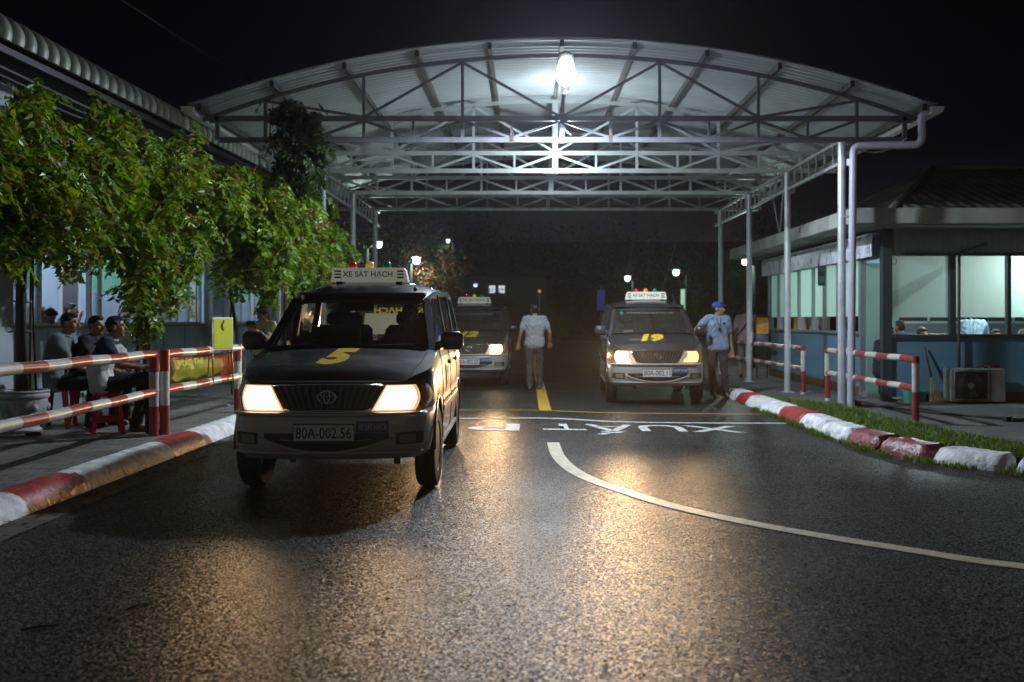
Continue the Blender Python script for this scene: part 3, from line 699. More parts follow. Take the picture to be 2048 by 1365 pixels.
# red and yellow banner behind the railing
bn = thing('banner', 'yellow and red banner with faint lettering stretched low behind the railing', 'banner', (-4.32, 13.25, 0), R(90))
b = MB(); rows = []
for j in range(9):
    rows.append([(-1.65 + 3.3 * k / 60, .035 * math.sin(k * .55) + .02 * math.sin(j), .60 - .0012 * k + .33 * j / 8 - .03 * math.sin(PI * k / 60)) for k in range(61)])
b.grid(rows); mb_ = bpy.data.materials.new('banner_cloth'); mb_.use_nodes = True; n_ = mb_.node_tree.nodes; l_ = mb_.node_tree.links
g_ = n_.new('ShaderNodeTexCoord'); s_ = n_.new('ShaderNodeSeparateXYZ'); l_.new(g_.outputs['Object'], s_.inputs[0]); r_ = n_.new('ShaderNodeValToRGB'); mr_ = n_.new('ShaderNodeMapRange'); mr_.inputs[1].default_value = -1.65; mr_.inputs[2].default_value = 1.65
l_.new(s_.outputs[0], mr_.inputs[0]); l_.new(mr_.outputs[0], r_.inputs[0]); l_.new(r_.outputs[0], n_['Principled BSDF'].inputs['Base Color'])
r_.color_ramp.elements[0].position = .55; r_.color_ramp.elements[0].color = (.34, .30, .02, 1); r_.color_ramp.elements[1].position = .85; r_.color_ramp.elements[1].color = (.36, .04, .01, 1)
b.obj('cloth', mb_, bn, True)
b = MB(); b.grid([[(-1.65 + 3.3 * k / 60, .035 * math.sin(k * .55) + .02 * math.sin(8) - .006, .93 - .0012 * k + z - .03 * math.sin(PI * k / 60)) for k in range(61)] for z in (-.035, .0)]); b.obj('red_border', mat('red_banner', (.33, .02, .01), .6), bn, True)
text_obj('lettering', 'V\u1ef0C THI', mat('yellow_lettering', (.62, .55, .03), .6), .95, .12, lambda u, v: (u - .62, -.055, .82 + v), bn, bold=.02)
# ================================================================== GUARD BOOTH (right)
BX, BY, BY2, BX2, BZ = 5.75, 16.0, 23.6, 12.5, .05
bo = thing('guard_booth', 'single-storey guard booth with green frosted windows and blue lower walls', 'building', (BX, BY, 0))
bluew = mat('blue_wall', (.14, .28, .38), .6, bump=.15, bscale=60, var=.15, vscale=1.5)
orang = mat('orange_skirting', (.22, .10, .03), .6, var=.3, vscale=6)
alu = mat('dark_aluminium', (.07, .085, .09), .4, .4); alul = mat('grey_aluminium', (.32, .35, .36), .4, .5)
gfilm = film('green_film', (.44, .62, .56), .6); gfilm2 = film('green_film_grid', (.52, .66, .61), .55, grid=14)
W = BX2 - BX; D = BY2 - BY; t = .12
b = MB()   # walls, front (y=0) and road side (x=0), back and right
b.box((W / 2, t / 2, .62), (W - .004, t, 1.0)); 
b.box((t / 2, 1.0 + t + (D - 1.0 - t) / 2 + .0, .62), (t, D - 1.0 - t, 1.0))
b.box((W / 2, D - t / 2, 1.5), (W, t, 2.8)); b.box((W - t / 2, D / 2, 1.5), (t, D - 2 * t, 2.8))
b.obj('lower_wall', bluew, bo)
b = MB(); b.box((W / 2 + .2, -.006, .12), (W - .4, .012, .16)); b.box((-.006, 1.15 + (D - 1.15) / 2, .12), (.012, D - 1.15, .16)); b.obj('skirting', orang, bo)
b = MB(); b.box((W / 2, D / 2, .06), (W - .02, D - .02, .05)); b.obj('floor', concrete, bo)
# ribbed header band
rib = mat('ribbed_metal', (.55, .57, .62), .3, .55, var=.12, vscale=5); ribd = mat('ribbed_metal_dull', (.34, .38, .38), .6, .2, var=.12, vscale=5)
b = MB(); x_ = .08; row0 = []; 
def ribs(L, per=.1):
    pts = []; x_ = 0
    while x_ < L: pts += [(x_, 0), (x_ + per * .55, 0), (x_ + per * .65, -.014), (x_ + per * .9, -.014)]; x_ += per
    return pts
pts = ribs(W - .1); b.grid([[(.08 + a, d, 2.43) for a, d in pts], [(.08 + a, d, 2.86) for a, d in pts]]); b.obj('header_panel', ribd, bo)
pts = ribs(D - .15); b = MB(); b.grid([[(-.17 + d, .1 + a, 2.385) for a, d in pts], [(-.17 + d, .1 + a, 2.74) for a, d in pts]]); b.box((-.08, D / 2, 2.755), (.18, D - .2, .02)); b.obj('header_panel', rib, bo)
b = MB(); b.box((.05, D / 2 + .1, 2.80), (.08, D - .2, .14)); b.box((W / 2, .12, 2.64), (W - .2, .06, .46)); b.box((.10, D / 2, 2.58), (.06, D - .3, .34)); b.obj('upper_wall', ribd, bo)
# corner column, mullions, rails
b = MB()
b.box((.03, .03, 1.47), (.15, .15, 2.84)); 
for z, h in ((2.41, .05), (1.10, .06)): b.box((W / 2 + .06, .0, z), (W - .1, .10, h))
mx_ = [1.06, 1.98, 2.9, 3.9, 4.9, 5.9]
for X in mx_: b.box((X, -.003, 1.755), (.06, .09, 1.29))
b.box((1.10, -.02, 1.755), (.05, .06, 1.29))
b.obj('window_frame', alu, bo)
b = MB(); b.box((.0, D / 2 + .55, 2.41), (.10, D - 1.1, .045)); b.box((0, D / 2 + .55, 1.13), (.12, D - 1.1, .045))
ys = [1.12, 2.35, 3.2, 3.95, 5.0, 6.1, 6.7, 7.55]
for y_ in ys: b.box((-.002, y_, 1.76), (.085, .055, 1.30))
b.obj('window_frame', alul, bo)
# panes: green film above, clear below
def pane(x0, x1, z0, z1, m, nm, side=False, d=.0, ripple=False):
    b = MB(); n = 8
    if side: b.add([(d, x0, z0), (d, x1, z0), (d, x1, z1), (d, x0, z1)], [(0, 1, 2, 3)])
    else: b.add([(x0, d, z0), (x1, d, z0), (x1, d, z1), (x0, d, z1)], [(0, 1, 2, 3)])
    return b.obj(nm, m, bo)
xs = [.1] + mx_ + [W - .1]
for i in range(len(xs) - 1):
    pane(xs[i] + .03, xs[i + 1] - .03, 1.40, 2.385, gfilm2 if i < 2 else gfilm, 'frosted_pane', d=.02); pane(xs[i] + .03, xs[i + 1] - .03, 1.13, 1.40, clearglass, 'clear_pane', d=.02)
for i in range(len(ys) - 1):
    pane(ys[i] + .03, ys[i + 1] - .03, 1.42, 2.385, gfilm, 'frosted_pane', True, .02)
    pane(ys[i] + .03, ys[i + 1] - .03, 1.155, 1.42, clearglass, 'clear_pane', True, .02)
# slanting curtain fold behind the first front window
b = MB(); b.add([(.06, .30, 1.42), (.06, .30, 1.62), (1.04, .30, 2.22), (1.04, .30, 2.12)], [(0, 1, 2, 3)]); b.add([(.06, .28, 1.66), (.06, .28, 1.74), (1.04, .28, 2.23), (1.04, .28, 2.2)], [(0, 1, 2, 3)]); b.obj('curtain_fold', mat('grey_curtain', (.10, .13, .13), .9), bo)
# door opening on the road side beside the corner
b = MB(); b.box((.0, 1.06, 1.25), (.10, .07, 2.36)); b.box((.03, .16, 1.25), (.06, .05, 2.36)); b.box((.02, .6, 2.38), (.06, .9, .05)); b.box((.02, .6, .09), (.1, .94, .08), mi=0); b.obj('door_frame', alul, bo)
b = MB(); b.box((.32, 1.0, 1.2), (.55, .03, 2.25)); b.obj('door', gfilm, bo)
# slab roof with hip roof on top
b = MB(); x0, x1, y0, y1 = -.80, W + .6, -.8, D + .7
b.box(((x0 + x1) / 2, (y0 + y1) / 2, 2.95), (x1 - x0, y1 - y0, .24), bev=.012); b.obj('roof_slab', mat('weathered_concrete', (.40, .41, .37), .85, bump=.4, bscale=25, var=.4, vscale=1.5), bo)
b = MB(); b.box(((x0 + x1) / 2 + .2, (y0 + y1) / 2 + .2, 2.845), (x1 - x0 - .5, y1 - y0 - .5, .05)); b.obj('soffit', mat('soffit_paint', (.32, .33, .30), .8), bo)
tile = mat('roof_tile', (.13, .13, .115), .6, var=.35, vscale=7)
def hip(bx0, bx1, by0, by1, z0, z1):
    rx0, rx1, ry = bx0 + (by1 - by0) * .30, bx1 - (by1 - by0) * .3, (by0 + by1) / 2
    A, B, Cc, Dd = Vector((bx0, by0, z0)), Vector((bx1, by0, z0)), Vector((bx1, by1, z0)), Vector((bx0, by1, z0)); E1, E2 = Vector((rx0, ry, z1)), Vector((rx1, ry, z1))
    b = MB()
    def slope(a, c, e1, e2, per=.21):
        L = (c - a).length; n = int(L / per) * 4; rows = []
        nn = (c - a).cross((e1 + e2) / 2 - a).normalized()
        if nn.z < 0: nn = -nn
        for j in range(9):
            t = j / 8; p = a.lerp(e1, t); q = c.lerp(e2, t); l0 = (p - a).dot((c - a).normalized()); l1 = (q - a).dot((c - a).normalized()); row = []
            for k in range(n + 1):
                u = k / n * L; uc = min(max(u, l0), l1); base = a.lerp(c, 0) + (c - a).normalized() * uc; hgt = p - a - (c - a).normalized() * l0
                bump_ = .03 * (1 if k % 4 in (0, 1) else 0) + .012 * (j % 2); row.append(tuple(base + hgt + nn * bump_))
            rows.append(row)
        b.grid(rows)
    slope(A, B, E1, E2); slope(B, Cc, E2, E2); slope(Cc, Dd, E2, E1); slope(Dd, A, E1, E1)
    rg = MB()
    for p, q in ((A, E1), (B, E2), (Cc, E2), (Dd, E1), (E1, E2)): rg.tube([p + Vector((0, 0, .04)), q + Vector((0, 0, .05))], .055, 8)
    return b, rg
hb, rg = hip(.1, W + .3, .1, D, 3.071, 4.35)
hb.obj('hip_roof', tile, bo); rg.obj('ridge_tiles', mat('ridge_tile', (.10, .10, .085), .7), bo, True)
# pipes and wires on the booth
b = MB(); b.tube(elbow([(1.155, -.08, .6), (1.16, -.08, 2.38), (1.22, -.09, 2.46), (1.55, -.13, 2.56)], .04), .024, 10); b.ell((1.56, -.13, 2.565), .036, 8, 6, mi=0); b.obj('conduit_pipe', mat('pipe_grey', (.13, .12, .10), .6), bo, True)
b = MB(); b.tube([(-.35, -.62, 2.83), (.5, -.7, 2.81), (2, -.74, 2.825), (4, -.74, 2.80), (6, -.74, 2.82)], .018, 6); b.tube([(-.3, -.6, 2.82), (1, -.70, 2.80), (3, -.73, 2.795), (6, -.73, 2.81)], .010, 6); b.obj('roof_cable', mat('pale_cable2', (.35, .37, .34), .6), bo, True)
b = MB(); b.tube([(.13 + .035 * math.cos(a) * (1 + .2 * k), -.05, 2.30 + .05 * math.sin(a)) for k in range(2) for a in np.linspace(0, 6, 14)], .004, 5); b.obj('wire_loop', cab, bo, True)
ctw = thing('bracket_wires', 'pale twin cables running down from the canopy girder to the booth roof', 'cable', (5.2, 19.5, 0))
b = MB(); b.tube([(-.30, .0, 4.35), (-.38, 0, 3.75), (-.26, 0, 3.08)], .014, 6); b.obj('cable', cabw, ctw, True)
b = MB(); b.tube([(-.16, .0, 4.30), (-.19, 0, 3.8), (-.24, 0, 3.08)], .016, 6); b.obj('cable', cabw, ctw, True)
# small hanging sign on the road side of the booth
hs = thing('hanging_sign', 'small dark square sign hung under the booth eave on the road side', 'sign', (5.62, 19.0, 0))
b = MB(); b.box((0, 0, 2.22), (.14, .02, .42), bev=.003); b.obj('sign_plate', mat('dark_sign', (.05, .045, .06), .5), hs)
b = MB(); b.box((0, -.012, 2.33), (.09, .003, .10)); b.obj('sign_print', mat('sign_print', (.16, .15, .18), .5), hs); b = MB(); b.box((0, -.012, 2.13), (.10, .003, .12)); b.obj('sign_print', mat('sign_print', (.16, .15, .18), .5), hs)
b = MB(); b.tube([(0, 0, 2.43), (0, 0, 2.82)], .006, 6); b.obj('hanger', cab, hs)
# ------- inside the booth
room = thing('room_light', 'fluorescent ceiling light inside the guard booth seen through the frosted windows', 'light', (BX, BY, 0))
b = MB(); b.box((2.0, 1.6, 2.72), (.10, 1.2, .05)); b.obj('tube', emis('booth_tube', (.85, 1, .96), 3.0), room)
for (x_, y_, en) in ((2.45, .75, 130), (2.6, 4.6, 260)):
    ld = bpy.data.lights.new('booth_light', 'POINT'); ld.energy = en; ld.color = (.86, 1, .98); ld.shadow_soft_size = .15
    lo = link(bpy.data.objects.new('booth_light', ld), room); lo.location = (x_, y_, 2.3)
b = MB(); b.box((W / 2, D / 2, 2.80), (W - .3, D - .3, .03)); b.obj('ceiling', mat('ceiling_white', (.5, .52, .5), .8), bo)
b = MB(); b.box((W / 2, D - .135, 1.0), (W - .3, .02, 1.8)); b.obj('inner_panel', mat('inner_panel', (.05, .06, .075), .6), bo)
b = MB()
for k in range(6): b.box((.7 + k * 1.0, D - .16, 1.9), (.05, .04, 1.3)); 
b.box((3.2, D - .16, 1.3), (6, .04, .05)); b.box((3.2, D - .16, 2.5), (6, .04, .05)); b.obj('back_window_frame', alul, bo)
b = MB(); b.box((3.3, D - .150, 1.9), (6, .01, 1.2)); b.obj('back_window', mat('night_window', (.01, .012, .015), .1), bo)
tb = thing('office_table', 'pale table inside the booth behind the front windows', 'table', (BX + 2.2, BY + 1.2, 0))
b = MB(); b.box((0, 0, .80), (3.2, .7, .03)); b.obj('tabletop', white, tb)
for sx_ in (-1, 1):
    for sy in (-1, 1): b = MB(); b.box((sx_ * 1.5, sy * .3, .43), (.04, .04, .70)); b.obj('leg', alu, tb)

# ------- things standing by the booth
ac = thing('air_conditioner_unit', 'weathered outdoor air conditioner unit on the ground against the booth wall', 'air conditioner', (BX + 1.30, BY - .30, 0))
b = MB(); b.box((0, 0, .335), (.86, .30, .52), bev=.012); b.obj('case', mat('aged_cream_metal', (.26, .25, .21), .55, var=.35, vscale=6), ac)
b = MB(); b.box((-.12, -.152, .335), (.50, .006, .44), bev=.002); b.obj('fan_recess', mat('fan_dark', (.04, .04, .038), .7), ac)
b = MB(); b.tube([(-.37, -.156, .115), (.13, -.156, .115), (.13, -.156, .555), (-.37, -.156, .555)], .008, 6, closed=True)
for k in range(1, 9): b.tube([(-.12 + .024 * k * math.cos(a), -.160, .335 + .024 * k * math.sin(a)) for a in np.linspace(0, 2 * PI, 25)[:-1]], .0022, 4, closed=True)
for k in range(12): a = k * PI / 6; b.bar((-.12 + .05 * math.cos(a), -.158, .335 + .05 * math.sin(a)), (-.12 + .2 * math.cos(a), -.158, .335 + .2 * math.sin(a)), .003)
b.obj('fan_guard', mat('guard_wire', (.22, .22, .2), .5), ac, True)
b = MB(); b.lathe([(.0, -.17), (.05, -.168), (.052, -.158)], (-.12, 0, .335), 20, 'Y'); b.obj('fan_hub', mat('hub_grey', (.45, .45, .43), .5), ac, True)
b = MB()
for k in range(3):
    a0 = k * 2.1 + .3; b.grid([[(-.12 + r_ * math.cos(a0 + s_ * .9), -.156 - .0 + .0 * s_, .335 + r_ * math.sin(a0 + s_ * .9)) for r_ in (.05, .12, .19)] for s_ in (0, .5, 1)])
b.obj('fan_blades', mat('blade_grey', (.09, .09, .085), .6), ac)
b = MB(); b.box((.19, -.1515, .335), (.012, .004, .50)); b.obj('seam', blackp, ac)
for s_ in (-1, 1): b = MB(); b.box((s_ * .3, 0, .062), (.06, .32, .025)); b.obj('foot', blackp, ac)
b = MB(); r_ = random.Random(4)
for k in range(12): b.ell((BX + 1.55 + r_.uniform(-.12, .12), BY - .32 + r_.uniform(-.06, .06), .61 + r_.uniform(0, .02)), (r_.uniform(.02, .05), .03, .014), 7, 4)
tag(b.obj('cloth_rag', mat('dark_red_cloth', (.12, .02, .02), .8), smooth=True), 'crumpled dark red rag on top of the air conditioner unit', 'rag')
# broom
br = thing('broom', 'straw broom with fanned bristles leaning against the blue booth wall', 'broom', (BX + .67, BY - .20, 0))
b = MB(); b.tube([(-.045, .16, .92), (-.01, .08, .62), (.01, .03, .45)], [.012, .018, .02], 8); b.obj('handle', bark, br, True)
b = MB(); r_ = random.Random(5)
for k in range(130):
    u = r_.uniform(-1, 1); b.tube([(.005 + u * .008, .035, .48), (.03 + u * .045, -.01 + r_.uniform(-.02, .02), .26), (.07 + u * .125, -.05 + r_.uniform(-.03, .03), .055)], [.004, .003, .0015], 4)
b.obj('bristles', mat('straw', (.33, .26, .11), .85, var=.3, vscale=30), br)
# buckets
def bucket(x_, y_, s_, lb):
    t_ = thing('bucket', lb, 'bucket', (x_, y_, BZ), 0, 'green buckets beside the booth')
    b = MB(); b.lathe([(.0, .004), (.085 * s_, .004), (.088 * s_, .02), (.11 * s_, .2 * s_), (.118 * s_, .205 * s_), (.118 * s_, .22 * s_), (.105 * s_, .22 * s_), (.082 * s_, .02), (0, .015)], n=22); b.obj('tub', mat('green_plastic', (.05, .32, .24), .35), t_, True, angle=40)
    b = MB(); b.tube([(.112 * s_ * math.cos(a), -.02, .2 * s_ - .06 * math.sin(a)) for a in np.linspace(0, PI, 12)], .004, 5); b.obj('handle', galv, t_, True)
bucket(BX + .32, BY - .22, 1.05, 'larger sea-green plastic bucket by the booth corner column'); bucket(BX + .54, BY - .12, .8, 'smaller sea-green plastic bucket between the large bucket and the broom')
# hoses / steel bar on the pavement
b = MB(); b.tube([(4.95, 15.1, .07), (5.4, 14.6, .072), (5.6, 13.9, .07), (6.0, 13.3, .072), (6.25, 12.95, .07)], .016, 7); tag(b.obj('black_hose', cab, smooth=True), 'black hose running across the pavement from the canopy post foot', 'hose')
b = MB(); b.tube([(4.84, 15.14, .10), (4.92, 15.02, .12), (5.02, 15.0, .07)], .045, 10); tag(b.obj('pipe_elbow', cab, smooth=True), 'short black pipe elbow at the foot of the nearest canopy post', 'pipe')
b = MB(); b.box((6.42, 12.78, .075), (.34, .05, .04), rz=-.1); b.box((6.18, 12.82, .085), (.10, .07, .06), rz=.5); tag(b.obj('steel_bar', cab), 'black steel bar lying at the end of the hose on the pavement', 'bar')
# poster and tray at far end of booth
ps = thing('notice_poster', 'orange and yellow poster board beside the man in the pink shirt', 'poster', (5.34, 22.6, 0), R(4))
b = MB(); b.box((0, 0, 1.12), (.32, .03, .62)); b.obj('board', mat('board_dark', (.1, .06, .02), .6), ps)
b = MB(); b.box((0, -.018, 1.22), (.27, .004, .36)); b.obj('print', mat('orange_print', (.62, .28, .02), .5, var=.3, vscale=12), ps); b = MB(); b.box((0, -.018, .93), (.27, .004, .18)); b.obj('print', mat('blue_print', (.12, .16, .26), .5, var=.3, vscale=20), ps)
for s_ in (-1, 1): b = MB(); b.tube([(s_ * .12, .02, .05), (s_ * .12, 0, .82)], .012, 6); b.obj('leg', blackp, ps)

# ================================================================== LEFT BUILDING
LB_ROT = -math.atan(.04)
lb = thing('roadside_hall', 'long hall with blue-lit windows and a rounded ribbed roof edge on the left', 'building', (-6.9, 0, 0), LB_ROT)
def LBw(x, y, z=0):   # local point of the hall -> world
    return (-6.9 + x * math.cos(LB_ROT) - y * math.sin(LB_ROT), x * math.sin(LB_ROT) + y * math.cos(LB_ROT), z)
Y0, Y1 = 5.0, 25.4; Lh = Y1 - Y0; Ym = (Y0 + Y1) / 2
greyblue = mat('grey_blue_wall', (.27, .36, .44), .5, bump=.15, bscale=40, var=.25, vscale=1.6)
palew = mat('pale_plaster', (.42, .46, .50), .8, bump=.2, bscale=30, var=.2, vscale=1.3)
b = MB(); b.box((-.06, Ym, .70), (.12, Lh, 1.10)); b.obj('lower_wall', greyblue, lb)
b = MB(); b.box((-.06, Ym, 3.62), (.12, Lh, 1.16)); b.obj('upper_wall', mat('shaded_upper_wall', (.06, .065, .07), .9, var=.3), lb)  # shade under the eave put into this wall's colour
b = MB(); b.box((.02, Ym, 1.265), (.14, Lh - .02, .03)); b.obj('window_sill', mat('brown_sill', (.14, .10, .07), .6), lb)
for y_ in (6.0, 11.5, 19.15, 24.75):
    b = MB(); b.box((.20, y_, 2.13), (.40, .46, 3.96), bev=.012); b.obj('pillar', palew, lb)
b = MB(); b.box((-.05, 23.75, 2.16), (.09, 1.7, 1.76)); b.obj('plaster_panel', palew, lb)
# panelled joints on lower wall
b = MB()
for y_ in np.arange(12.3, 25, .95): b.box((.003, y_, .70), (.006, .012, 1.08))
b.obj('joint_strips', alu, lb)
alw = mat('brushed_frame', (.38, .40, .40), .4, .4)
ymul = [12.2, 13.12, 14.50, 14.80, 15.75, 16.75, 17.73, 18.27, 18.62, 18.86, 19.45, 20.3, 21.2, 21.8, 22.1, 22.85]
opens = {(13.12, 14.50), (18.27, 18.62), (21.8, 22.1), (18.86, 19.45)}
b = MB()
for z in (1.30, 3.02): b.box((-.06, Ym, z), (.06, Lh - .03, .045))
for y_ in [6.6, 7.6, 8.6, 9.6, 10.6] + ymul: b.box((-.058, y_, 2.16), (.07, .06 if y_ in (14.8, 18.62, 22.1) else .042, 1.70))
b.obj('window_frame', alw, lb)
gf = film('hall_green_film', (.22, .48, .34), .6); grf = film('hall_grey_pane', (.32, .36, .40), .5, .35)
yy = [6.2, 7.6, 8.6, 9.6, 10.6, 11.3] + ymul
for i in range(len(yy) - 1):
    if (yy[i], yy[i + 1]) in opens or yy[i + 1] - yy[i] < .2: continue
    a, c = yy[i] + .02, yy[i + 1] - .02
    b = MB(); b.add([(-.06, a, 1.76), (-.06, c, 1.76), (-.06, c, 3.0), (-.06, a, 3.0)], [(0, 1, 2, 3)]); b.obj('green_pane', gf, lb)
    b = MB(); b.add([(-.06, a, 1.32), (-.06, c, 1.32), (-.06, c, 1.76), (-.06, a, 1.76)], [(0, 1, 2, 3)]); b.obj('clear_pane', grf, lb)
# room behind
blueroom = mat('blue_room_wall', (.42, .53, .72), .7, var=.06); whroom = mat('white_room', (.6, .62, .66), .7)
b = MB(); b.box((-3.4, Ym, 1.7), (.1, Lh, 3.1)); b.box((-1.7, Y1 - .06, 1.7), (3.2, .1, 3.1)); b.box((-1.7, Y0 + .06, 1.7), (3.2, .1, 3.1)); b.obj('room_wall', blueroom, lb)
b = MB(); b.box((-1.7, Ym, 3.30), (3.3, Lh - .2, .06)); b.obj('ceiling', whroom, lb)
b = MB(); b.box((-1.7, Ym, .17), (3.2, Lh - .2, .04)); b.obj('floor', concrete, lb)
b = MB()
for (a, c) in ((15.2, 16.6), (20.0, 21.5)):
    b.box((-3.33, a, 1.6), (.05, .07, 2.0)); b.box((-3.33, c, 1.6), (.05, .07, 2.0)); b.box((-3.33, (a + c) / 2, 2.6), (.05, c - a, .07)); b.box((-3.33, (a + c) / 2, 1.6), (.05, .06, 2.0))
b.obj('inner_door_frame', whroom, lb)
for y_ in (15.55, 20.4): b = MB(); b.box((-3.345, y_, 1.6), (.02, .66, 1.96)); b.obj('inner_door', mat('inner_door', (.10, .09, .11), .6), lb)
rl = thing('hall_lights', 'bright ceiling tubes inside the hall behind the vines', 'light', (-6.9, 0, 0), LB_ROT)
for i, y_ in enumerate((9.0, 14.6, 18.2, 22.2)):
    b = MB(); b.box((-1.7, y_, 3.22), (.08, 1.1, .05)); b.obj('tube', emis('hall_tube', (.8, .88, 1), 9), rl)
    ld = bpy.data.lights.new('hall_light', 'POINT'); ld.energy = (30, 120, 90, 90)[i]; ld.color = (.80, .90, 1); ld.shadow_soft_size = .2
    lo = link(bpy.data.objects.new('hall_light', ld), rl); lo.location = (-1.7, y_, 3.0)
# roof: rounded ribbed eave
b = MB(); Ya, Yb = Y0, 19.75; per = .235; n = int(round((Yb - Ya) / per)) * 10; per = (Yb - Ya) / (n / 10); prof = []
for k in range(9):
    a = R(-18) + (R(108)) * k / 8; prof.append((1.11 + .19 * math.cos(a), 4.22 + .19 * math.sin(a), math.cos(a), math.sin(a)))
prof += [(.6, 4.45, -.2, 1), (-1.0, 4.80, -.2, 1), (-4.0, 5.4, -.2, 1)]
rows = []
for i in range(n + 1):
    y_ = Ya + (Yb - Ya) * i / n; f_ = (i % 10) / 10; d = (.045 * math.sqrt(max(0, 1 - (2 * f_ / .62 - 1) ** 2)) + .012) if f_ < .62 else -.10
    rows.append([(p[0] + p[2] * d, y_, p[1] + p[3] * d) for p in prof])
b.grid(rows); b.obj('ribbed_roof', mat('cream_roof_sheet', (.40, .43, .36), .5, .15, var=.15, vscale=3), lb, True, angle=70)
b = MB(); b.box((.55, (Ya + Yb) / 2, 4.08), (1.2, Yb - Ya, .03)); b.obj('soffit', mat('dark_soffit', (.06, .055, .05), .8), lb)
b = MB()
for k in range(3): b.tube([(1.20 - k * .12, Ya, 3.98 - .02 * k), (1.16 - k * .12, 12, 3.90 - .03 * k), (1.2 - k * .12, 19.6, 3.97 - .02 * k)], .016, 5)
b.box((1.16, (Ya + Yb) / 2, 4.10), (.10, Yb - Ya, .07)); b.obj('eave_pipes', mat('dark_pipes', (.05, .05, .055), .6), lb, True, angle=40)
# faint overhead wire
catenary('overhead_wire', LBw(1, 9, 5.6), (-3.2, 26, 6.0), .5, .014, mat('wire_green', (.02, .05, .05), .6)); o = bpy.data.objects['overhead_wire']; tag(o, 'single thin overhead wire crossing the night sky at upper left', 'wire')

# pot with the nearest vine
pot = thing('flower_pot', 'large round white concrete flower pot with a rolled rim at the left edge', 'pot', (-5.42, 10.72, .15))
b = MB(); b.lathe([(.0, 0), (.17, 0), (.185, .03), (.15, .06), (.165, .10), (.215, .2), (.235, .31), (.235, .36), (.255, .375), (.262, .40), (.25, .425), (.262, .44), (.255, .455), (.225, .455), (.215, .40), (.0, .39)], n=32)
b.obj('bowl', mat('aged_white_concrete', (.42, .43, .42), .7, bump=.5, bscale=30, var=.4, vscale=7), pot, True, angle=35)
b = MB()
for k in range(5):
    a = k * 2 * PI / 5 - 1.9; b.ell((.225 * math.cos(a), .225 * math.sin(a), .27), (.045, .045, .05), 8, 6); b.ell((.215 * math.cos(a), .215 * math.sin(a), .19), (.03, .03, .045), 8, 6)
b.obj('moulding', MC['aged_white_concrete'], pot, True)
b = MB(); b.lathe([(.0, .41), (.10, .415), (.216, .405)], n=20); b.obj('soil', soil, pot)
b = MB(); b.box((-5.18, 10.45, .165), (.14, .09, .03), rz=.4); tag(b.obj('brick', mat('dark_brick', (.07, .055, .045), .9)), 'broken dark brick beside the foot of the flower pot', 'brick')
trel = thing('trellis_pole', 'rough wooden pole with cross ties standing in the flower pot', 'pole', (-5.47, 10.75, .5))
b = MB(); b.tube([(0, 0, 0), (0.01, 0, 1.6), (.0, 0, 3.3)], .055, 9); b.tube([(.11, -.02, 0), (.12, 0, 1.6), (.12, 0, 2.0)], .014, 7); b.obj('pole', mat('brown_pole', (.13, .10, .08), .85, bump=.6, bscale=40, var=.4, vscale=9), trel, True)
b = MB(); b.tube([(-.12, -.03, .73), (.14, -.04, .735)], .010, 6); b.tube([(-.12, -.03, 1.06), (.14, -.04, 1.05)], .010, 6); b.obj('ties', galvd, trel, True)

# ================================================================== VINES
vine_leaf = leafmat('vine_leaves', [(.04, .09, .01), (.10, .22, .015), (.18, .31, .015), (.24, .36, .02), (.28, .30, .03), (.06, .15, .02), (.20, .13, .03), (.13, .27, .02), (.20, .34, .02)], .36)
pinkf = leafmat('vine_flowers', [(.35, .10, .06), (.5, .22, .16), (.28, .05, .05), (.5, .34, .24)], .6)
def crs(a, b): return np.array((a[1] * b[2] - a[2] * b[1], a[2] * b[0] - a[0] * b[2], a[0] * b[1] - a[1] * b[0]))
def nrm_(a): return a / (math.sqrt(a[0] * a[0] + a[1] * a[1] + a[2] * a[2]) + 1e-9)
def leaves(sprays, r, size=.085, droop=.8, per=(5, 9)):
    """sprays: list of points; each spray is a short drooping stem with paired leaves -> verts, faces"""
    V = []; Fc = []
    for p in sprays:
        a = r.random() * 2 * PI; out = np.array([math.cos(a), math.sin(a), 0.0]); d = out * .6 + np.array([0, 0, -.25 - droop * r.random()]); d = nrm_(d)
        n = int(r.integers(per[0], per[1])); L = n * size * .42; q = np.array(p)
        for k in range(n):
            q = q + d * size * .42; d = d + np.array([0, 0, -.10]); d = nrm_(d)
            side = nrm_(crs(d, (0, 0, 1)))
            for sgn in (-1, 1):
                dir_ = side * sgn * (.8 + .3 * r.random()) + d * .45 + np.array([0, 0, -.35 * r.random()]) + r.normal(0, .15, 3); dir_ = nrm_(dir_)
                s_ = size * (.65 + .6 * r.random()); nrm = crs(dir_, d) + r.normal(0, .35, 3); wv = nrm_(crs(dir_, nrm)); up = crs(wv, dir_)
                b0 = q; w_ = s_ * .27; i = len(V)
                V += [tuple(b0), tuple(b0 + dir_ * s_ * .38 + wv * w_ + up * w_ * .35), tuple(b0 + dir_ * s_ * .42), tuple(b0 + dir_ * s_ * .38 - wv * w_ + up * w_ * .35), tuple(b0 + dir_ * s_)]
                Fc += [(i, i + 1, i + 2), (i, i + 2, i + 3), (i + 1, i + 4, i + 2), (i + 2, i + 4, i + 3)]
    return V, Fc
VC = [(8.6, -4.95, 1.95, 3.15), (9.6, -5.0, 1.95, 3.42), (10.5, -5.0, 1.98, 3.60), (11.5, -4.92, 2.0, 3.68), (12.4, -4.82, 1.95, 3.70), (13.2, -4.70, 2.05, 3.60), (14.0, -4.50, 2.15, 3.55), (14.8, -4.20, 2.1, 3.5), (15.6, -3.95, 1.95, 3.42), (16.6, -3.82, 1.85, 3.38), (17.4, -3.78, 1.85, 3.25), (18.1, -3.75, 1.85, 3.0)]
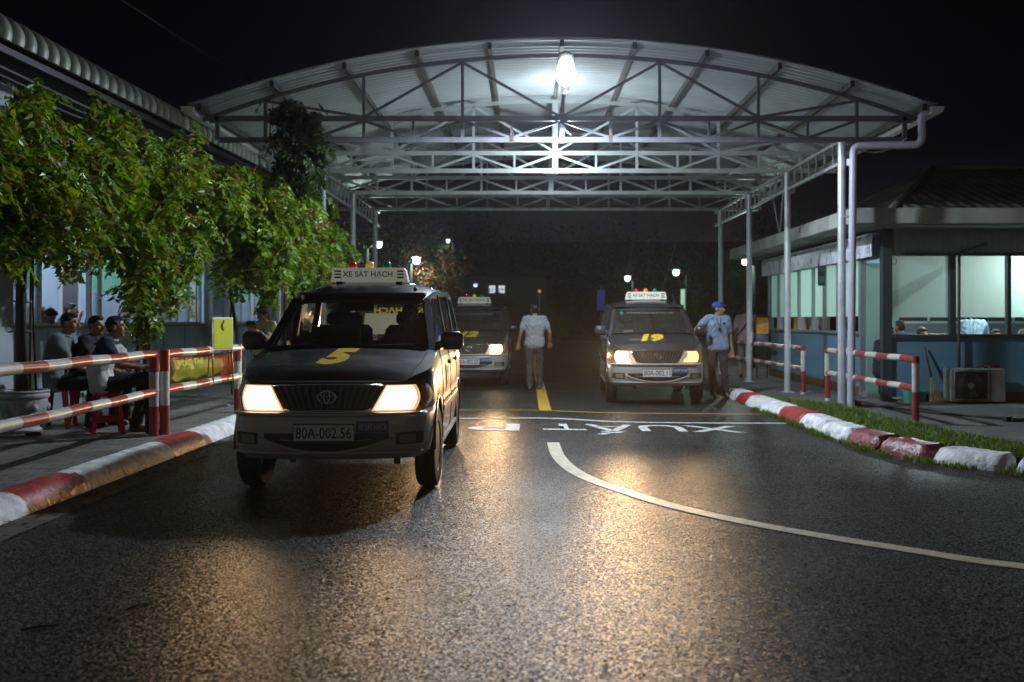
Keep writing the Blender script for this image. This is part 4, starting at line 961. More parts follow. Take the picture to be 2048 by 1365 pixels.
def vc(Y):
    ys_ = [v[0] for v in VC]; return [float(np.interp(Y, ys_, [v[k] for v in VC])) for k in (1, 2, 3)]
def vine(label, Ya, Yb, n, seed, trunk, tails=()):
    r = np.random.default_rng(seed); root = thing('climbing_vine', label, 'vine', trunk[0], 0, 'flowering vines trained along the hall front')
    ox, oy, oz = trunk[0]; S = []; Fl = []
    nc = int(n / 9)
    for c in range(nc):
        Y = Ya + (Yb - Ya) * r.random(); X, z0, z1 = vc(Y); z0 += .26 + .24 * math.sin(Y * 5.1) + .10 * math.sin(Y * 11.7); z1 += .10 * math.sin(Y * 4.3 + 1)
        Z = z0 + (z1 - z0) * r.random() ** .85; dep = .30 * (1 - abs(2 * (Z - z0) / (z1 - z0 + .01) - 1) ** 2) + .12
        cx_ = X + r.normal() * dep * .6; rad = .08 + .15 * r.random()
        # holes
        if math.sin(Y * 3.3 + Z * 2.1) * math.sin(Z * 5.7 - Y * 1.3) > .30 : continue
        k = int(5 + 7 * r.random())
        for _ in range(k):
            v = r.normal(size=3) * rad * .75; S.append((cx_ + v[0] - ox, Y + v[1] - oy, Z + v[2] - oz))
        if r.random() < .10 + .26 * (Y > 14): Fl.append((cx_ + rad * .8 - ox, Y - rad * .6 - oy, Z - rad * .3 - oz))
    for (Y, X, zt, zb, rad) in tails:
        m_ = int((zt - zb) * 70)
        for k in range(m_):
            t_ = r.random(); v = r.normal(size=3) * rad * (1 - .5 * t_); S.append((X + v[0] - ox, Y + v[1] - oy, zt + (zb - zt) * t_ - oz))
    V, Fc = leaves(S, r, .105)
    b = MB(); b.add(V, Fc); b.obj('foliage', vine_leaf, root, fix=False)
    for p in Fl[:60]:
        b = MB()
        for k in range(14):
            q = np.array(p) + r.normal(size=3) * .035
            for j in range(4):
                a = r.random(3) * 2 - 1; c_ = r.random(3) * 2 - 1; a /= np.linalg.norm(a); c_ /= np.linalg.norm(c_); s_ = .012 + .012 * r.random()
                b.add([tuple(q), tuple(q + a * s_), tuple(q + (a + c_) * s_), tuple(q + c_ * s_)], [(0, 1, 2, 3)])
        b.obj('flower_cluster', pinkf, root, fix=False)
    b = MB()
    for pts_, r_ in trunk[1]: b.tube([tuple(np.array(p) - np.array((ox, oy, oz))) for p in pts_], r_, 7)
    r2 = random.Random(seed)
    for k in range(int((Yb - Ya) * 5)):       # woody shoots inside the mass
        Y = r2.uniform(Ya, Yb); X, z0, z1 = vc(Y); z = r2.uniform(z0 + .2, z1 - .1); dy = r2.uniform(.5, 1.2)
        X2, _, _ = vc(Y + dy); b.tube([(X - ox, Y - oy, z - oz), (X2 - ox + r2.uniform(-.1, .1), Y + dy / 2 - oy, z + r2.uniform(-.2, .2) - oz), (X2 - ox, Y + dy - oy, z + r2.uniform(-.3, .3) - oz)], [.010, .008, .004], 5)
    b.obj('trunk', bark, root, True)
    return root
vine('vine growing out of the white pot at the left edge', 8.4, 11.3, 1700, 31, ((-5.35, 10.75, .56), [([(-5.38, 10.7, .56), (-5.36, 10.6, 1.2), (-5.33, 10.5, 1.75), (-5.15, 10.45, 2.3), (-5.0, 10.4, 3.2)], [.035, .032, .03, .026, .015]), ([(-5.30, 10.75, .56), (-5.31, 10.7, 1.5), (-5.30, 10.7, 2.6)], [.012, .01, .008])]))
vine('vine with a long low tail of leaves hanging behind the seated men', 11.3, 13.6, 1600, 32, ((-4.95, 12.9, .15), [([(-4.95, 12.9, .15), (-4.9, 12.8, .9), (-4.98, 12.7, 1.5), (-4.8, 12.6, 2.6)], [.04, .035, .03, .015]), ([(-4.80, 13.0, .15), (-4.85, 12.8, .95), (-4.82, 12.6, 1.8)], [.022, .02, .015]), ([(-5.08, 13.0, .15), (-5.02, 12.8, .9), (-4.95, 12.7, 1.6)], [.02, .02, .015])]),
     tails=((12.55, -4.82, 2.25, 1.28, .13), (12.3, -4.85, 2.4, 1.75, .2), (12.85, -4.55, 2.2, 1.62, .16)))
vine('vine in front of the grey pillar above the yellow notice, thin bare stems below', 13.6, 15.9, 2000, 33, ((-4.75, 16.2, .15), [([(-4.72, 16.2, .15), (-4.70, 16.2, 1.0), (-4.78, 16.1, 1.7), (-4.66, 15.6, 2.6), (-4.5, 15, 3.2)], [.035, .03, .028, .02, .01]), ([(-4.80, 16.2, .15), (-4.84, 16.2, 1.2), (-4.74, 16.1, 2.2)], [.015, .014, .01])]), tails=((14.5, -3.62, 3.35, 2.05, .17), (14.3, -3.75, 3.2, 2.2, .2)))
vine('brightest vine with pink flower clusters beside the lit canopy corner', 15.9, 18.1, 2300, 34, ((-4.05, 17.4, .15), [([(-4.05, 17.4, .15), (-4.1, 17.3, 1.3), (-4.0, 17.2, 2.6)], [.04, .035, .02])]), tails=((15.9, -4.1, 2.2, 1.75, .14),))
# vine climbing the left front canopy post
def post_vine():
    r = np.random.default_rng(77); ox, oy, oz = -3.72, 14.95, .15
    root = thing('post_vine', 'dark vine clump smothering the left front canopy post up to the truss', 'vine', (ox, oy, oz)); S = []
    for c in range(80):
        t = r.random(); Z = 3.35 + 1.25 * t; rad = .25 * (1 - abs(t - .45) * 1.1) + .08; a = r.random() * 2 * PI; q = rad * math.sqrt(r.random())
        for _ in range(5): v = r.normal(size=3) * .07; S.append((.22 + (.12 if t < .9 else -.12) + q * math.cos(a) * 1.35 + v[0], -.12 + q * math.sin(a) * .7 + v[1], Z - .15 + v[2]))
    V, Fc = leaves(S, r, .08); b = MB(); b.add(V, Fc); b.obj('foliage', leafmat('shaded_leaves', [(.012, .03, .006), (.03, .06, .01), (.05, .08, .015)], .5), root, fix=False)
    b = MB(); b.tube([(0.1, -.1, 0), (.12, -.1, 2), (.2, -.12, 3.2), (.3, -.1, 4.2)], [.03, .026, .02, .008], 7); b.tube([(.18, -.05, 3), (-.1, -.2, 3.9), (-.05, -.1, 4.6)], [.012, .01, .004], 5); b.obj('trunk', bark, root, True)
post_vine()

# ================================================================== CARS
def sst(t): t = min(1, max(0, t)); return t * t * (3 - 2 * t)
HALF = smooth_path([(0, 0), (.22, .004), (.42, .022), (.58, .06), (.69, .122), (.762, .225), (.802, .37), (.82, .56), (.825, 1.0), (.825, 2.4), (.822, 3.6), (.81, 4.0), (.78, 4.22), (.70, 4.34), (.45, 4.39), (0, 4.4)], .035)
HALF = [(max(0, p[0]), p[1]) for p in HALF]
ZF = [.312, .36, .43, .50, .57, .63, .660, .672, .69, .745, .80, .85, .885]
ZS = [.30, .35, .42, .50, .56, .62, .655, .70, .76, .85, .94, 1.03, 1.10]
DF = [.07, .012, 0, 0, 0, .004, .02, .078, .080, .085, .092, .105, .14]
DS = [.05, .02, .010, .004, 0, .002, .0, .008, .004, .006, .012, .022, .045]
AXF, AXR, RA = .76, 3.42, .395
def shell_col(i):
    x_, y_ = HALF[i]; a = HALF[max(i - 1, 0)]; c = HALF[min(i + 1, len(HALF) - 1)]
    d = Vector((c[0] - a[0], c[1] - a[1])).normalized() if i > 0 else Vector((1, 0)); n_ = Vector((d.y, -d.x))
    tt = min(1, max(0, (y_ - .08) / .97)); wf = 1 - sst((y_ - .18) / .36); wr = sst((y_ - 4.1) / .15)
    out = []
    for j in range(len(ZF)):
        z = ZF[j] * (1 - tt) + ZS[j] * tt; dd = DF[j] * wf + DS[j] * (1 - wf) + (.05 * (j > 6)) * wr
        for ax in (AXF, AXR):
            if abs(y_ - ax) < RA: z = max(z, .33 + math.sqrt(RA ** 2 - (y_ - ax) ** 2))
        q = (max(0, x_ - n_.x * dd), y_ - n_.y * dd, z); out.append(q)
    return out
COLS = [shell_col(i) for i in range(len(HALF))]
TOPX = [c[-1] for c in COLS]
ICOWL = max(i for i in range(len(COLS)) if COLS[i][-1][1] < 1.10)
def hood_z(x, y):
    ys_ = [t[1] for t in TOPX[:ICOWL + 1]]; xe = float(np.interp(y, ys_, [t[0] for t in TOPX[:ICOWL + 1]])); zt = float(np.interp(y, ys_, [t[2] for t in TOPX[:ICOWL + 1]]))
    return zt + .045 * sst((y - .13) / .25) * (1 - min(1, abs(x) / max(xe, .01)) ** 2.4)
def front_y(x, extra):   # bumper plan line
    return float(np.interp(abs(x), [p[0] for p in HALF[:60]], [p[1] for p in HALF[:60]])) + extra
amber = mat('amber_lens', (.6, .22, .03), .2, coat=.6)
plate_w = mat('plate_white', (.62, .62, .58), .45, var=.08, vscale=30); plate_k = mat('plate_black', (.015, .015, .015), .5); plate_b = mat('plate_blue', (.04, .07, .22), .45)
numy = mat('hood_number_yellow', (.78, .50, .015), .5)
signw = mat('sign_white', (.60, .60, .54), .45, emit=(1, 1, .86), estr=.0)
def make_car(label, loc, rz, number, plate, group, lights, sign_glow=0.0, detail=0, steer=0, rear_clutter=True, ants=((.3, .0),)):
    car = thing('test_car', label, 'car', loc, rz, group)
    # --- shell split into body, bumper and doors
    P = {'body': MB(), 'bumper': MB(), 'rear_bumper': MB()}; D_ = {(1, 0): MB(), (1, 1): MB(), (-1, 0): MB(), (-1, 1): MB()}
    nJ = len(ZF)
    for s_ in (-1, 1):
        for i in range(len(COLS) - 1):
            ym = (HALF[i][1] + HALF[i + 1][1]) / 2
            for j in range(nJ - 1):
                q = [COLS[i][j], COLS[i + 1][j], COLS[i + 1][j + 1], COLS[i][j + 1]]
                if abs(q[0][2] - q[3][2]) < 1e-5 and abs(q[1][2] - q[2][2]) < 1e-5: continue
                mi = 1 if j < 6 else 0
                if ym < .62 and j < 8: tgt = P['bumper']; mi = 1
                elif ym > 4.02 and j < 7: tgt = P['rear_bumper']; mi = 1
                elif 1.20 < ym < 2.22 and j >= 1: tgt = D_[(s_, 0)]
                elif 2.22 <= ym < 3.02 and j >= 1: tgt = D_[(s_, 1)]
                elif 3.02 <= ym < 3.20 and j >= 7: tgt = D_[(s_, 1)]
                else: tgt = P['body']
                tgt.add([(s_ * a[0], a[1], a[2]) for a in q], [(0, 1, 2, 3) if s_ > 0 else (3, 2, 1, 0)], mi)
    b = P['body']
    # tailgate
    b.add([(-.74, 4.30, .66), (.74, 4.30, .66), (.70, 4.31, 1.12), (-.70, 4.31, 1.12)], [(0, 1, 2, 3)], 0)
    def weld(mb, name, mats, parent, ang=45):
        me = mb.mesh(name, mats, True); bm = bmesh.new(); bm.from_mesh(me); bmesh.ops.remove_doubles(bm, verts=bm.verts, dist=.0006); bm.to_mesh(me); bm.free()
        try: me.set_sharp_from_angle(angle=R(ang))
        except Exception: pass
        return link(bpy.data.objects.new(name, me), parent)
    # roof
    ry = [1.68, 1.73, 1.80, 1.90, 2.05, 2.3, 2.7, 3.2, 3.7, 4.0, 4.15, 4.24, 4.28]; rz_ = [1.525, 1.568, 1.612, 1.66, 1.698, 1.728, 1.742, 1.747, 1.74, 1.725, 1.69, 1.63, 1.54]; rw = [.60, .62, .638, .655, .668, .68, .69, .695, .69, .68, .665, .64, .61]
    rows = []
    for k in range(len(ry)):
        f_ = min(1, .25 + k * .25); row = []
        for u_ in np.linspace(-1, 1, 21): row.append((rw[k] * u_, ry[k] + (.05 * u_ * u_ if k < 4 else 0) - (.0), rz_[k] - .105 * f_ * abs(u_) ** 3.0))
        rows.append(row)
    rb = MB(); rb.grid(rows); weld(rb, 'roof', [navy], car, 60)
    # hood
    rows = []
    for i in range(0, ICOWL + 1):
        t_ = TOPX[i]; rows.append([(t_[0] * u_, t_[1], t_[2] + .045 * sst((t_[1] - .13) / .25) * (1 - abs(u_) ** 2.4)) for u_ in np.linspace(-1, 1, 25)])
    hb_ = MB(); hb_.grid(rows); weld(hb_, 'hood', [navy], car, 60)
    weld(P['body'], 'body', [navy, silver], car); weld(P['bumper'], 'bumper', [navy, silver], car, 50); weld(P['rear_bumper'], 'rear_bumper', [navy, silver], car)
    for (s_, k), mb in D_.items():
        dr = weld(mb, 'door', [navy, silver], car)
        y_ = 2.08 if k == 0 else 2.92
        hb = MB(); hb.box((s_ * .826, y_, .965), (.03, .17, .035), bev=.01); hb.obj('handle', navy, dr)
        if k == 0:
            e_ = MB(); e_.lathe([(0, .001 * s_), (.115, .001 * s_), (.115, -.002 * s_), (0, -.002 * s_)], (s_ * .829, 1.66, .86), 24, 'X'); e_.obj('emblem_disc', mat('disc_beige', (.42, .38, .30), .5), dr)
            e_ = MB(); e_.tube([(s_ * .831, 1.66 + .085 * math.cos(a), .86 + .085 * math.sin(a)) for a in np.linspace(0, 2 * PI, 25)[:-1]], .004, 4, closed=True); e_.obj('emblem_ring', mat('disc_brown', (.22, .16, .11), .5), dr)
        # sill chrome strip and window frame
        st = MB(); a, c = ((1.22, 2.20), (2.24, 3.18))[k]; st.box((s_ * .786, (a + c) / 2, 1.108), (.02, c - a, .02)); st.obj('belt_strip', blackp, dr)
    # seams
    sm_ = MB()
    for s_ in (-1, 1):
        for y_ in (1.20, 2.22):
            i = min(range(len(HALF)), key=lambda q: abs(HALF[q][1] - y_)); pts = [(s_ * (c[0] + .002), y_, c[2]) for c in COLS[i][1:]]
            sm_.tube(pts, .004, 4)
        i = min(range(len(HALF)), key=lambda q: abs(HALF[q][1] - 3.2)); sm_.tube([(s_ * (c[0] + .002), 3.2, c[2]) for c in COLS[i][8:]], .004, 4)
        sm_.tube([(s_ * (float(np.interp(y_, [.16, .6, 1.08], [.60, .68, .705]))), y_, hood_z(float(np.interp(y_, [.16, .6, 1.08], [.60, .68, .705])), y_) + .001) for y_ in np.linspace(.2, 1.06, 12)], .0028, 4)
        sm_.tube([(s_ * .829, y_, .655 + .045 * 0) for y_ in np.linspace(1.2, 3.0, 5)], .006, 4)
    sm_.obj('seams', mat('seam_black', (.004, .004, .004), .95, spec=.1), car)
    # cladding ridge strip on the sides
    for s_ in (-1, 1):
        cb = MB(); cb.box((s_ * .829, 2.1, .60), (.018, 1.80, .05), bev=.006); cb.box((s_ * .80, 2.1, .315), (.05, 1.9, .05), bev=.01); cb.obj('side_moulding', silver, car)
    # arch lips
    for s_ in (-1, 1):
        for ax in (AXF, AXR): ab = MB(); ab.tube([(s_ * .818, ax + (RA + .002) * math.cos(a), .33 + (RA + .002) * math.sin(a)) for a in np.linspace(.05, PI - .05, 22)], .012, 6); ab.obj('arch_lip', navy, car, True)
    # underbody, wheel wells
    ub = MB(); ub.box((0, 2.1, .40), (1.1, 3.9, .12)); ub.box((0, 2.08, .36), (1.56, 1.8, .08)); ub.box((0, .32, .37), (1.40, .30, .05)); ub.box((0, .36, .55), (1.3, .12, .35)); ub.box((0, 4.1, .45), (1.4, .3, .2)); ub.box((0, .76, .74), (1.5, .9, .05)); ub.box((0, 3.42, .80), (1.56, .9, .04)); ub.box((0, 2.1, .32), (.12, 1.6, .1)); ub.tube([(-.6, AXF, .30), (.6, AXF, .30)], .04, 8); ub.tube([(-.6, AXR, .30), (.6, AXR, .30)], .05, 8)
    ub.box((-.35, .42, .30), (.04, .06, .12)); ub.box((.52, .30, .285), (.05, .04, .08)); ub.obj('underbody', blackp, car)
    # wheels
    for s_ in (-1, 1):
        for ax in (AXF, AXR):
            wh = bpy.data.objects.new('wheel', None); link(wh, car); wh.location = (s_ * .735, ax, .325); wh.scale = (.84, 1, 1); wh.rotation_euler = (0, 0, steer if ax == AXF else 0)
            tb_ = MB(); pr = [(.205, -.095), (.30, -.10), (.318, -.085), (.325, -.05), (.325, -.018), (.318, -.016), (.318, -.008), (.325, -.006), (.325, .006), (.318, .008), (.318, .016), (.325, .018), (.325, .05), (.318, .085), (.30, .10), (.205, .095), (.205, -.095)]
            tb_.lathe(pr, n=40, axis='X'); tb_.obj('tyre', rubber, wh, True, angle=40)
            rm = MB(); rm.lathe([(.207, -.08), (.19, -.07), (.18, -.02)], n=28, axis='X'); rm.lathe([(.207, .085), (.200, .09), (.190, .07), (.18, .02), (.17, -.02)], (0, 0, 0), 28, 'X') if s_ > 0 else rm.lathe([(.207, -.085), (.200, -.09), (.190, -.07), (.18, -.02), (.17, .02)], (0, 0, 0), 28, 'X')
            rm.lathe([(.0, s_ * .075), (.05, s_ * .072), (.06, s_ * .05), (.06, s_ * .0)], n=16, axis='X')
            for k in range(5):
                a = k * 2 * PI / 5 + .3; rm.bar((s_ * .055, .05 * math.cos(a), .05 * math.sin(a)), (s_ * .06, .19 * math.cos(a), .19 * math.sin(a)), .055, .025, up=(1, 0, 0))
            rm.lathe([(0, -.0), (.16, 0)], n=20, axis='X'); rm.obj('rim', mat('alloy', (.22, .2, .17), .35, .7), wh, True, angle=35)
    # headlights
    def zone(s_, x0b, x0t, x1, zb, zt, lift, nx=12, nz=6, bulge=.014, shrink=0):
        rows = []
        for j in range(nz + 1):
            t_ = j / nz; z = zb + (zt - zb) * t_; xi = x0b + (x0t - x0b) * t_; row = []
            xo = x1 - .055 * (1 - math.sin(PI * min(1, .12 + t_ * .76))) 
            for k in range(nx + 1):
                u_ = k / nx; X = xi + (xo - xi) * u_; row.append((s_ * X, front_y(X, .062 - lift + .03 * t_) - bulge * math.sin(PI * u_) * math.sin(PI * t_), z))
            rows.append(row)
        mb = MB(); mb.grid(rows); return mb
    for k, s_ in enumerate((-1, 1)):
        cfg = lights[k]
        hl = zone(s_, .345, .455, .715, .672, .866, 0).obj('headlight', mat('headlight_reflector_%s' % cfg['tag'], (.5, .5, .5), .15, .6, emit=(1, .55, .2), estr=cfg['rim']), car, True)
        (zone(s_, .375, .465, .69, .684, .855, .006) if cfg['tag'] == 'a' else zone(s_, .44, .50, .70, .69, .85, .006)).obj('lit_lens', emis('lens_light_%s' % cfg['tag'], cfg['col'], cfg['str']), hl, True)
        zone(s_, .725, .725, .80, .68, .862, -.005, 6, 4).obj('turn_signal', amber, car, True)
        if cfg['power']:
            ld = bpy.data.lights.new('headlight_beam', 'SPOT'); ld.energy = cfg['power']; ld.color = (1, .60, .27); ld.spot_size = R(cfg.get('cone', 150)); ld.spot_blend = 1; ld.shadow_soft_size = .07
            lo = link(bpy.data.objects.new('headlight_beam', ld), hl); lo.location = (s_ * .56, -.03, .765); lo.rotation_euler = (R(90 - cfg.get('dip', 2)), 0, PI + 0)
            lo.rotation_euler = Vector((0, -1, -math.tan(R(cfg.get('dip', 2))))).to_track_quat('-Z', 'Y').to_euler(); lo.scale = (cfg.get('wide', 1), 1, 1)
    # grille
    gb = MB(); gb.add([(-.425, .075, .865), (.425, .075, .865), (.325, .062, .68), (-.325, .062, .68)], [(0, 1, 2, 3)]); gr = gb.obj('grille', mat('grille_dark', (.012, .011, .010), .6), car)
    bb = MB()
    for k in range(-7, 8):
        xt = k * .056; xb_ = k * .043; bb.bar((xt, .066, .858), (xb_, .050, .692), .010, .012, up=(0, 1, 0))
    bb.obj('bars', mat('grille_bar', (.07, .065, .06), .35, .5), gr)
    cb = MB(); cb.tube([(-.43, .07, .868), (-.2, .055, .873), (0, .05, .875), (.2, .055, .873), (.43, .07, .868)], .006, 6); cb.tube([(-.335, .06, .682), (-.25, .048, .670), (0, .038, .664), (.25, .048, .670), (.335, .06, .682)], .009, 6); cb.obj('chrome_trim', chrome, gr, True)
    eb = MB(); ring = lambda rx_, rz2, cz: [(rx_ * math.cos(a), .040, cz + rz2 * math.sin(a)) for a in np.linspace(0, 2 * PI, 29)[:-1]]
    eb.tube(ring(.072, .047, .78), .0055, 6, closed=True); eb.tube(ring(.024, .042, .78), .0045, 6, closed=True); eb.tube(ring(.052, .018, .802), .0045, 6, closed=True); eb.obj('emblem', chrome, gr, True)
    # bumper details
    def bz(name, x0, x1, z0, z1, m, par, lift=.004, curve=0, s_=1, n=10):
        rows = []
        for j in range(5):
            t_ = j / 4; row = []
            for k in range(n + 1):
                u_ = k / n; X = x0 + (x1 - x0) * u_; zz = z0 + (z1 - z0) * t_
                if curve: zz += curve * (2 * u_ - 1) ** 2 * (1 - t_); 
                row.append((X, front_y(X, -lift), zz))
            rows.append(row)
        mb = MB(); mb.grid(rows); return mb.obj(name, m, par, True)
    gd = MC['grille_dark']
    bz('air_intake', -.49, .49, .372, .512, gd, car, .004, .095, n=24)
    ib = MB(); ib.tube([(X, front_y(X, -.012), .368 + .100 * (X / .50) ** 2) for X in np.linspace(-.52, .52, 21)], .012, 6); ib.tube([(X, front_y(X, -.008), .45 + .02 * (X / .4) ** 2) for X in np.linspace(-.36, .36, 11)], .004, 5); ib.obj('intake_lip', silver, car, True)
    ib = MB(); ib.tube([(X, front_y(X, -.010), .652) for X in np.linspace(-.76, .76, 41)], .016, 8); ib.tube([(X, front_y(X, -.004), .365) for X in np.linspace(-.74, .74, 31)], .014, 6); ib.obj('bumper_ridge', silver, car, True)
    for s_ in (-1, 1):
        a, c = sorted((s_ * .54, s_ * .745)); fl = bz('fog_light', a, c, .425, .515, gd, car, .005)
        a, c = sorted((s_ * .57, s_ * .69)); bz('lens', a, c, .437, .500, mat('fog_lens', (.25, .22, .16), .15, .3), fl, .010)
    # plates
    pl = MB(); pl.box((-.012, -.022, .518), (.475, .012, .125), bev=.004); pb_ = pl.obj('number_plate', plate_w, car)
    fb = MB(); fb.tube([(-.012 - .235, -.030, .455), (-.012 + .235, -.030, .455), (-.012 + .235, -.030, .583), (-.012 - .235, -.030, .583)], .006, 5, closed=True); fb.obj('plate_frame', mat('plate_frame', (.10, .09, .085), .5), pb_)
    text_obj('plate_number', plate, plate_k, .43, .080, lambda u, v: (-.012 + u, -.0292, .518 + v), pb_, bold=.008)
    pl = MB(); pl.box((.365, -.008, .560), (.25, .010, .092), rz=.06); pb2 = pl.obj('blue_plate', plate_b, car)
    text_obj('plate_text', 'XE S\u00c1T H\u1ea0CH', mat('plate_text', (.55, .55, .55), .5), .22, .062, lambda u, v: (.365 + u, -.0145 + u * .06, .560 + v), pb2, bold=.01)
    # hood number
    def hm(u, v):
        y_ = .68 + v; return (u - .03, y_, hood_z(u - .03, y_) + .0035)
    text_obj('hood_number', number, numy, .30 if len(number) == 1 else .42, .50, hm, car, shear=.28, bold=.065, sub=2)
    # windscreen
    def wsp(u_, t_):   # u -1..1, t 0..1
        xb_, xt = .70, .600; yb, yt = 1.12 - .09 * (1 - u_ * u_), 1.72 - .04 * (1 - u_ * u_); return ((xb_ + (xt - xb_) * t_) * u_, yb + (yt - yb) * t_ - .02 * math.sin(PI * t_), 1.115 + (1.528 - 1.115) * t_)
    g_ = MB(); g_.grid([[wsp(u_, t_) for u_ in np.linspace(-1, 1, 17)] for t_ in np.linspace(0, 1, 9)]); ws = g_.obj('windscreen', wind, car, True)
    fb = MB(); fb.tube([wsp(-1, t_) for t_ in (0, .5, 1)] + [wsp(u_, 1) for u_ in np.linspace(-.9, .9, 9)] + [wsp(1, t_) for t_ in (1, .5, 0)] + [wsp(u_, 0) for u_ in np.linspace(.9, -.9, 9)], .016, 6, closed=True); fb.obj('windscreen_seal', blackp, car, True)
    cwl = MB(); cwl.add([(-.72, 1.04, 1.104), (.72, 1.04, 1.104), (.72, 1.16, 1.112), (-.72, 1.16, 1.112)], [(0, 1, 2, 3)]); cwl.add([(-.70, 1.02, 1.14), (-.3, .98, 1.148), (.3, .98, 1.148), (.70, 1.02, 1.14), (.72, 1.14, 1.118), (-.72, 1.14, 1.118)], [(0, 1, 2, 3, 4, 5)]); cwl.obj('cowl', blackp, car)
    for x0, dx in ((-.55, .50), (.05, .52)):
        wb = MB(); p0 = wsp(x0 / .7, .01); wb.tube([(x0, 1.03, 1.14), (x0 + dx * .5, wsp(x0 / .7 + dx * .7, .05)[1] - .02, 1.145), (x0 + dx, wsp((x0 + dx) / .7, .06)[1] - .018, 1.148)], .006, 5); wb.obj('wiper', blackp, car)
    # pillars and side glass
    for s_ in (-1, 1):
        pb_ = MB(); pb_.bar((s_ * .735, 1.07, 1.09), (s_ * .625, 1.73, 1.535), .06, .055); pb_.bar((s_ * .625, 1.73, 1.53), (s_ * .675, 2.2, 1.608), .05, .05); pb_.bar((s_ * .675, 2.2, 1.605), (s_ * .695, 3.2, 1.63), .05, .05); pb_.bar((s_ * .695, 3.2, 1.63), (s_ * .655, 4.2, 1.59), .05, .05)
        pb_.bar((s_ * .772, 2.22, 1.09), (s_ * .672, 2.16, 1.60), .05, .07, up=(0, 1, 0)); pb_.bar((s_ * .772, 3.20, 1.09), (s_ * .685, 3.16, 1.62), .05, .08, up=(0, 1, 0)); pb_.bar((s_ * .75, 4.27, 1.09), (s_ * .64, 4.20, 1.58), .10, .12, up=(0, 1, 0)); pb_.obj('pillar', navy, car)
        for nm, q in (('side_window', [(.755, 1.18, 1.115), (.780, 2.19, 1.115), (.686, 2.14, 1.58), (.655, 1.78, 1.555)]), ('side_window', [(.780, 2.26, 1.115), (.778, 3.16, 1.115), (.692, 3.13, 1.60), (.690, 2.20, 1.585)]), ('side_window', [(.778, 3.24, 1.115), (.76, 4.22, 1.115), (.66, 4.16, 1.57), (.692, 3.20, 1.60)])):
            mb = MB(); mb.add([(s_ * a, c, d) for a, c, d in q], [(0, 1, 2, 3)]); mb.obj(nm, wind, car)
        mr_ = MB(); mr_.box((s_ * .90, 1.24, 1.18), (.205, .09, .160), bev=.034); mr_.box((s_ * .79, 1.25, 1.145), (.08, .05, .06), bev=.01); mo = mr_.obj('mirror', navy if s_ > 0 else mat('mirror_grey', (.05, .055, .06), .4), car, True)
        mg = MB(); mg.box((s_ * .888, 1.288, 1.185), (.155, .003, .12)); mg.obj('mirror_glass', chrome, mo)
    # rear glass with stickers
    rg_ = MB(); rg_.add([(-.62, 4.315, 1.14), (.62, 4.315, 1.14), (.56, 4.26, 1.53), (-.56, 4.26, 1.53)], [(0, 1, 2, 3)]); rgo = rg_.obj('rear_window', wind, car)
    if rear_clutter:
        pb_ = MB(); pb_.add([(-.40, 4.275, 1.19), (.30, 4.275, 1.19), (.30, 4.26, 1.435), (-.37, 4.26, 1.435)], [(0, 1, 2, 3)]); pb_.obj('rear_sheet', film('rear_sheet', (.62, .55, .46), .8), rgo)
        pb_ = MB(); pb_.add([(.36, 4.27, 1.40), (.52, 4.27, 1.40), (.51, 4.25, 1.51), (.36, 4.25, 1.51)], [(0, 1, 2, 3)]); pb_.obj('rear_sticker', film('rear_yellow', (.75, .62, .05), .8), rgo)
        text_obj('rear_lettering', 'S\u00c1T H\u1ea0CH', film('rear_yellow', (.75, .62, .05), .8), .60, .105, lambda u, v: (.04 - u, 4.262, 1.47 + v), rgo, bold=.03)
    # cabin
    db = MB(); db.box((0, 1.42, 1.02), (1.40, .55, .16), bev=.05); db.box((0, 1.62, .85), (1.3, .3, .3), bev=.04); dsh = db.obj('dashboard', dash, car, True)
    if detail: cbp = MB(); cbp.box((-.40, 1.26, 1.145), (.17, .012, .085), rz=.1); cbp.obj('dash_card', mat('dash_card', (.35, .42, .36), .6), dsh)
    sw = MB(); Msw = Matrix.Rotation(R(-62), 3, 'X'); sw.tube([tuple(Vector((.36, 1.74, 1.10)) + Msw @ Vector((.18 * math.cos(a), .18 * math.sin(a), 0))) for a in np.linspace(0, 2 * PI, 29)[:-1]], .013, 7, closed=True)
    sw.ell((.36, 1.72, 1.10), (.07, .03, .05), 10, 6); sw.bar((.20, 1.73, 1.10), (.52, 1.73, 1.10), .03, .02); sw.tube([(.36, 1.72, 1.10), (.36, 1.5, .98)], .025, 8); sw.obj('steering_wheel', blackp, car, True)
    for x_, y_ in ((-.36, 2.42), (.36, 2.42), (-.36, 3.25), (.36, 3.25)):
        sb_ = MB(); sb_.box((x_, y_ + .02, 1.0), (.46, .14, .62), bev=.05); sb_.box((x_, y_ - .25, .66), (.48, .50, .16), bev=.05); sb_.box((x_, y_ + .03, 1.37), (.24, .09, .14), bev=.04); sb_.tube([(x_ - .06, y_ + .03, 1.25), (x_ - .06, y_ + .03, 1.36)], .008, 6); sb_.tube([(x_ + .06, y_ + .03, 1.25), (x_ + .06, y_ + .03, 1.36)], .008, 6); sb_.obj('seat', cabin, car, True)
    hl_ = MB(); hl_.box((0, 2.95, 1.60), (1.2, 2.4, .02)); hl_.box((0, 3.0, .55), (1.5, 3.4, .04)); hl_.obj('cabin_lining', cabin, car)
    im = MB(); im.box((-.02, 1.80, 1.475), (.25, .03, .065), bev=.012); im.obj('inside_mirror', blackp, car)
    for s_ in (-1, 1): vs_ = MB(); vs_.box((s_ * .32, 1.86, 1.545), (.36, .16, .02), bev=.005); vs_.obj('sun_visor', cabin, car)
    # roof sign
    sg_ = MB(); yy_ = 2.28; sgz = 1.728
    prof = [(-.39, 0), (.39, 0), (.385, .025), (.365, .115), (.345, .135), (-.345, .135), (-.365, .115), (-.385, .025)]
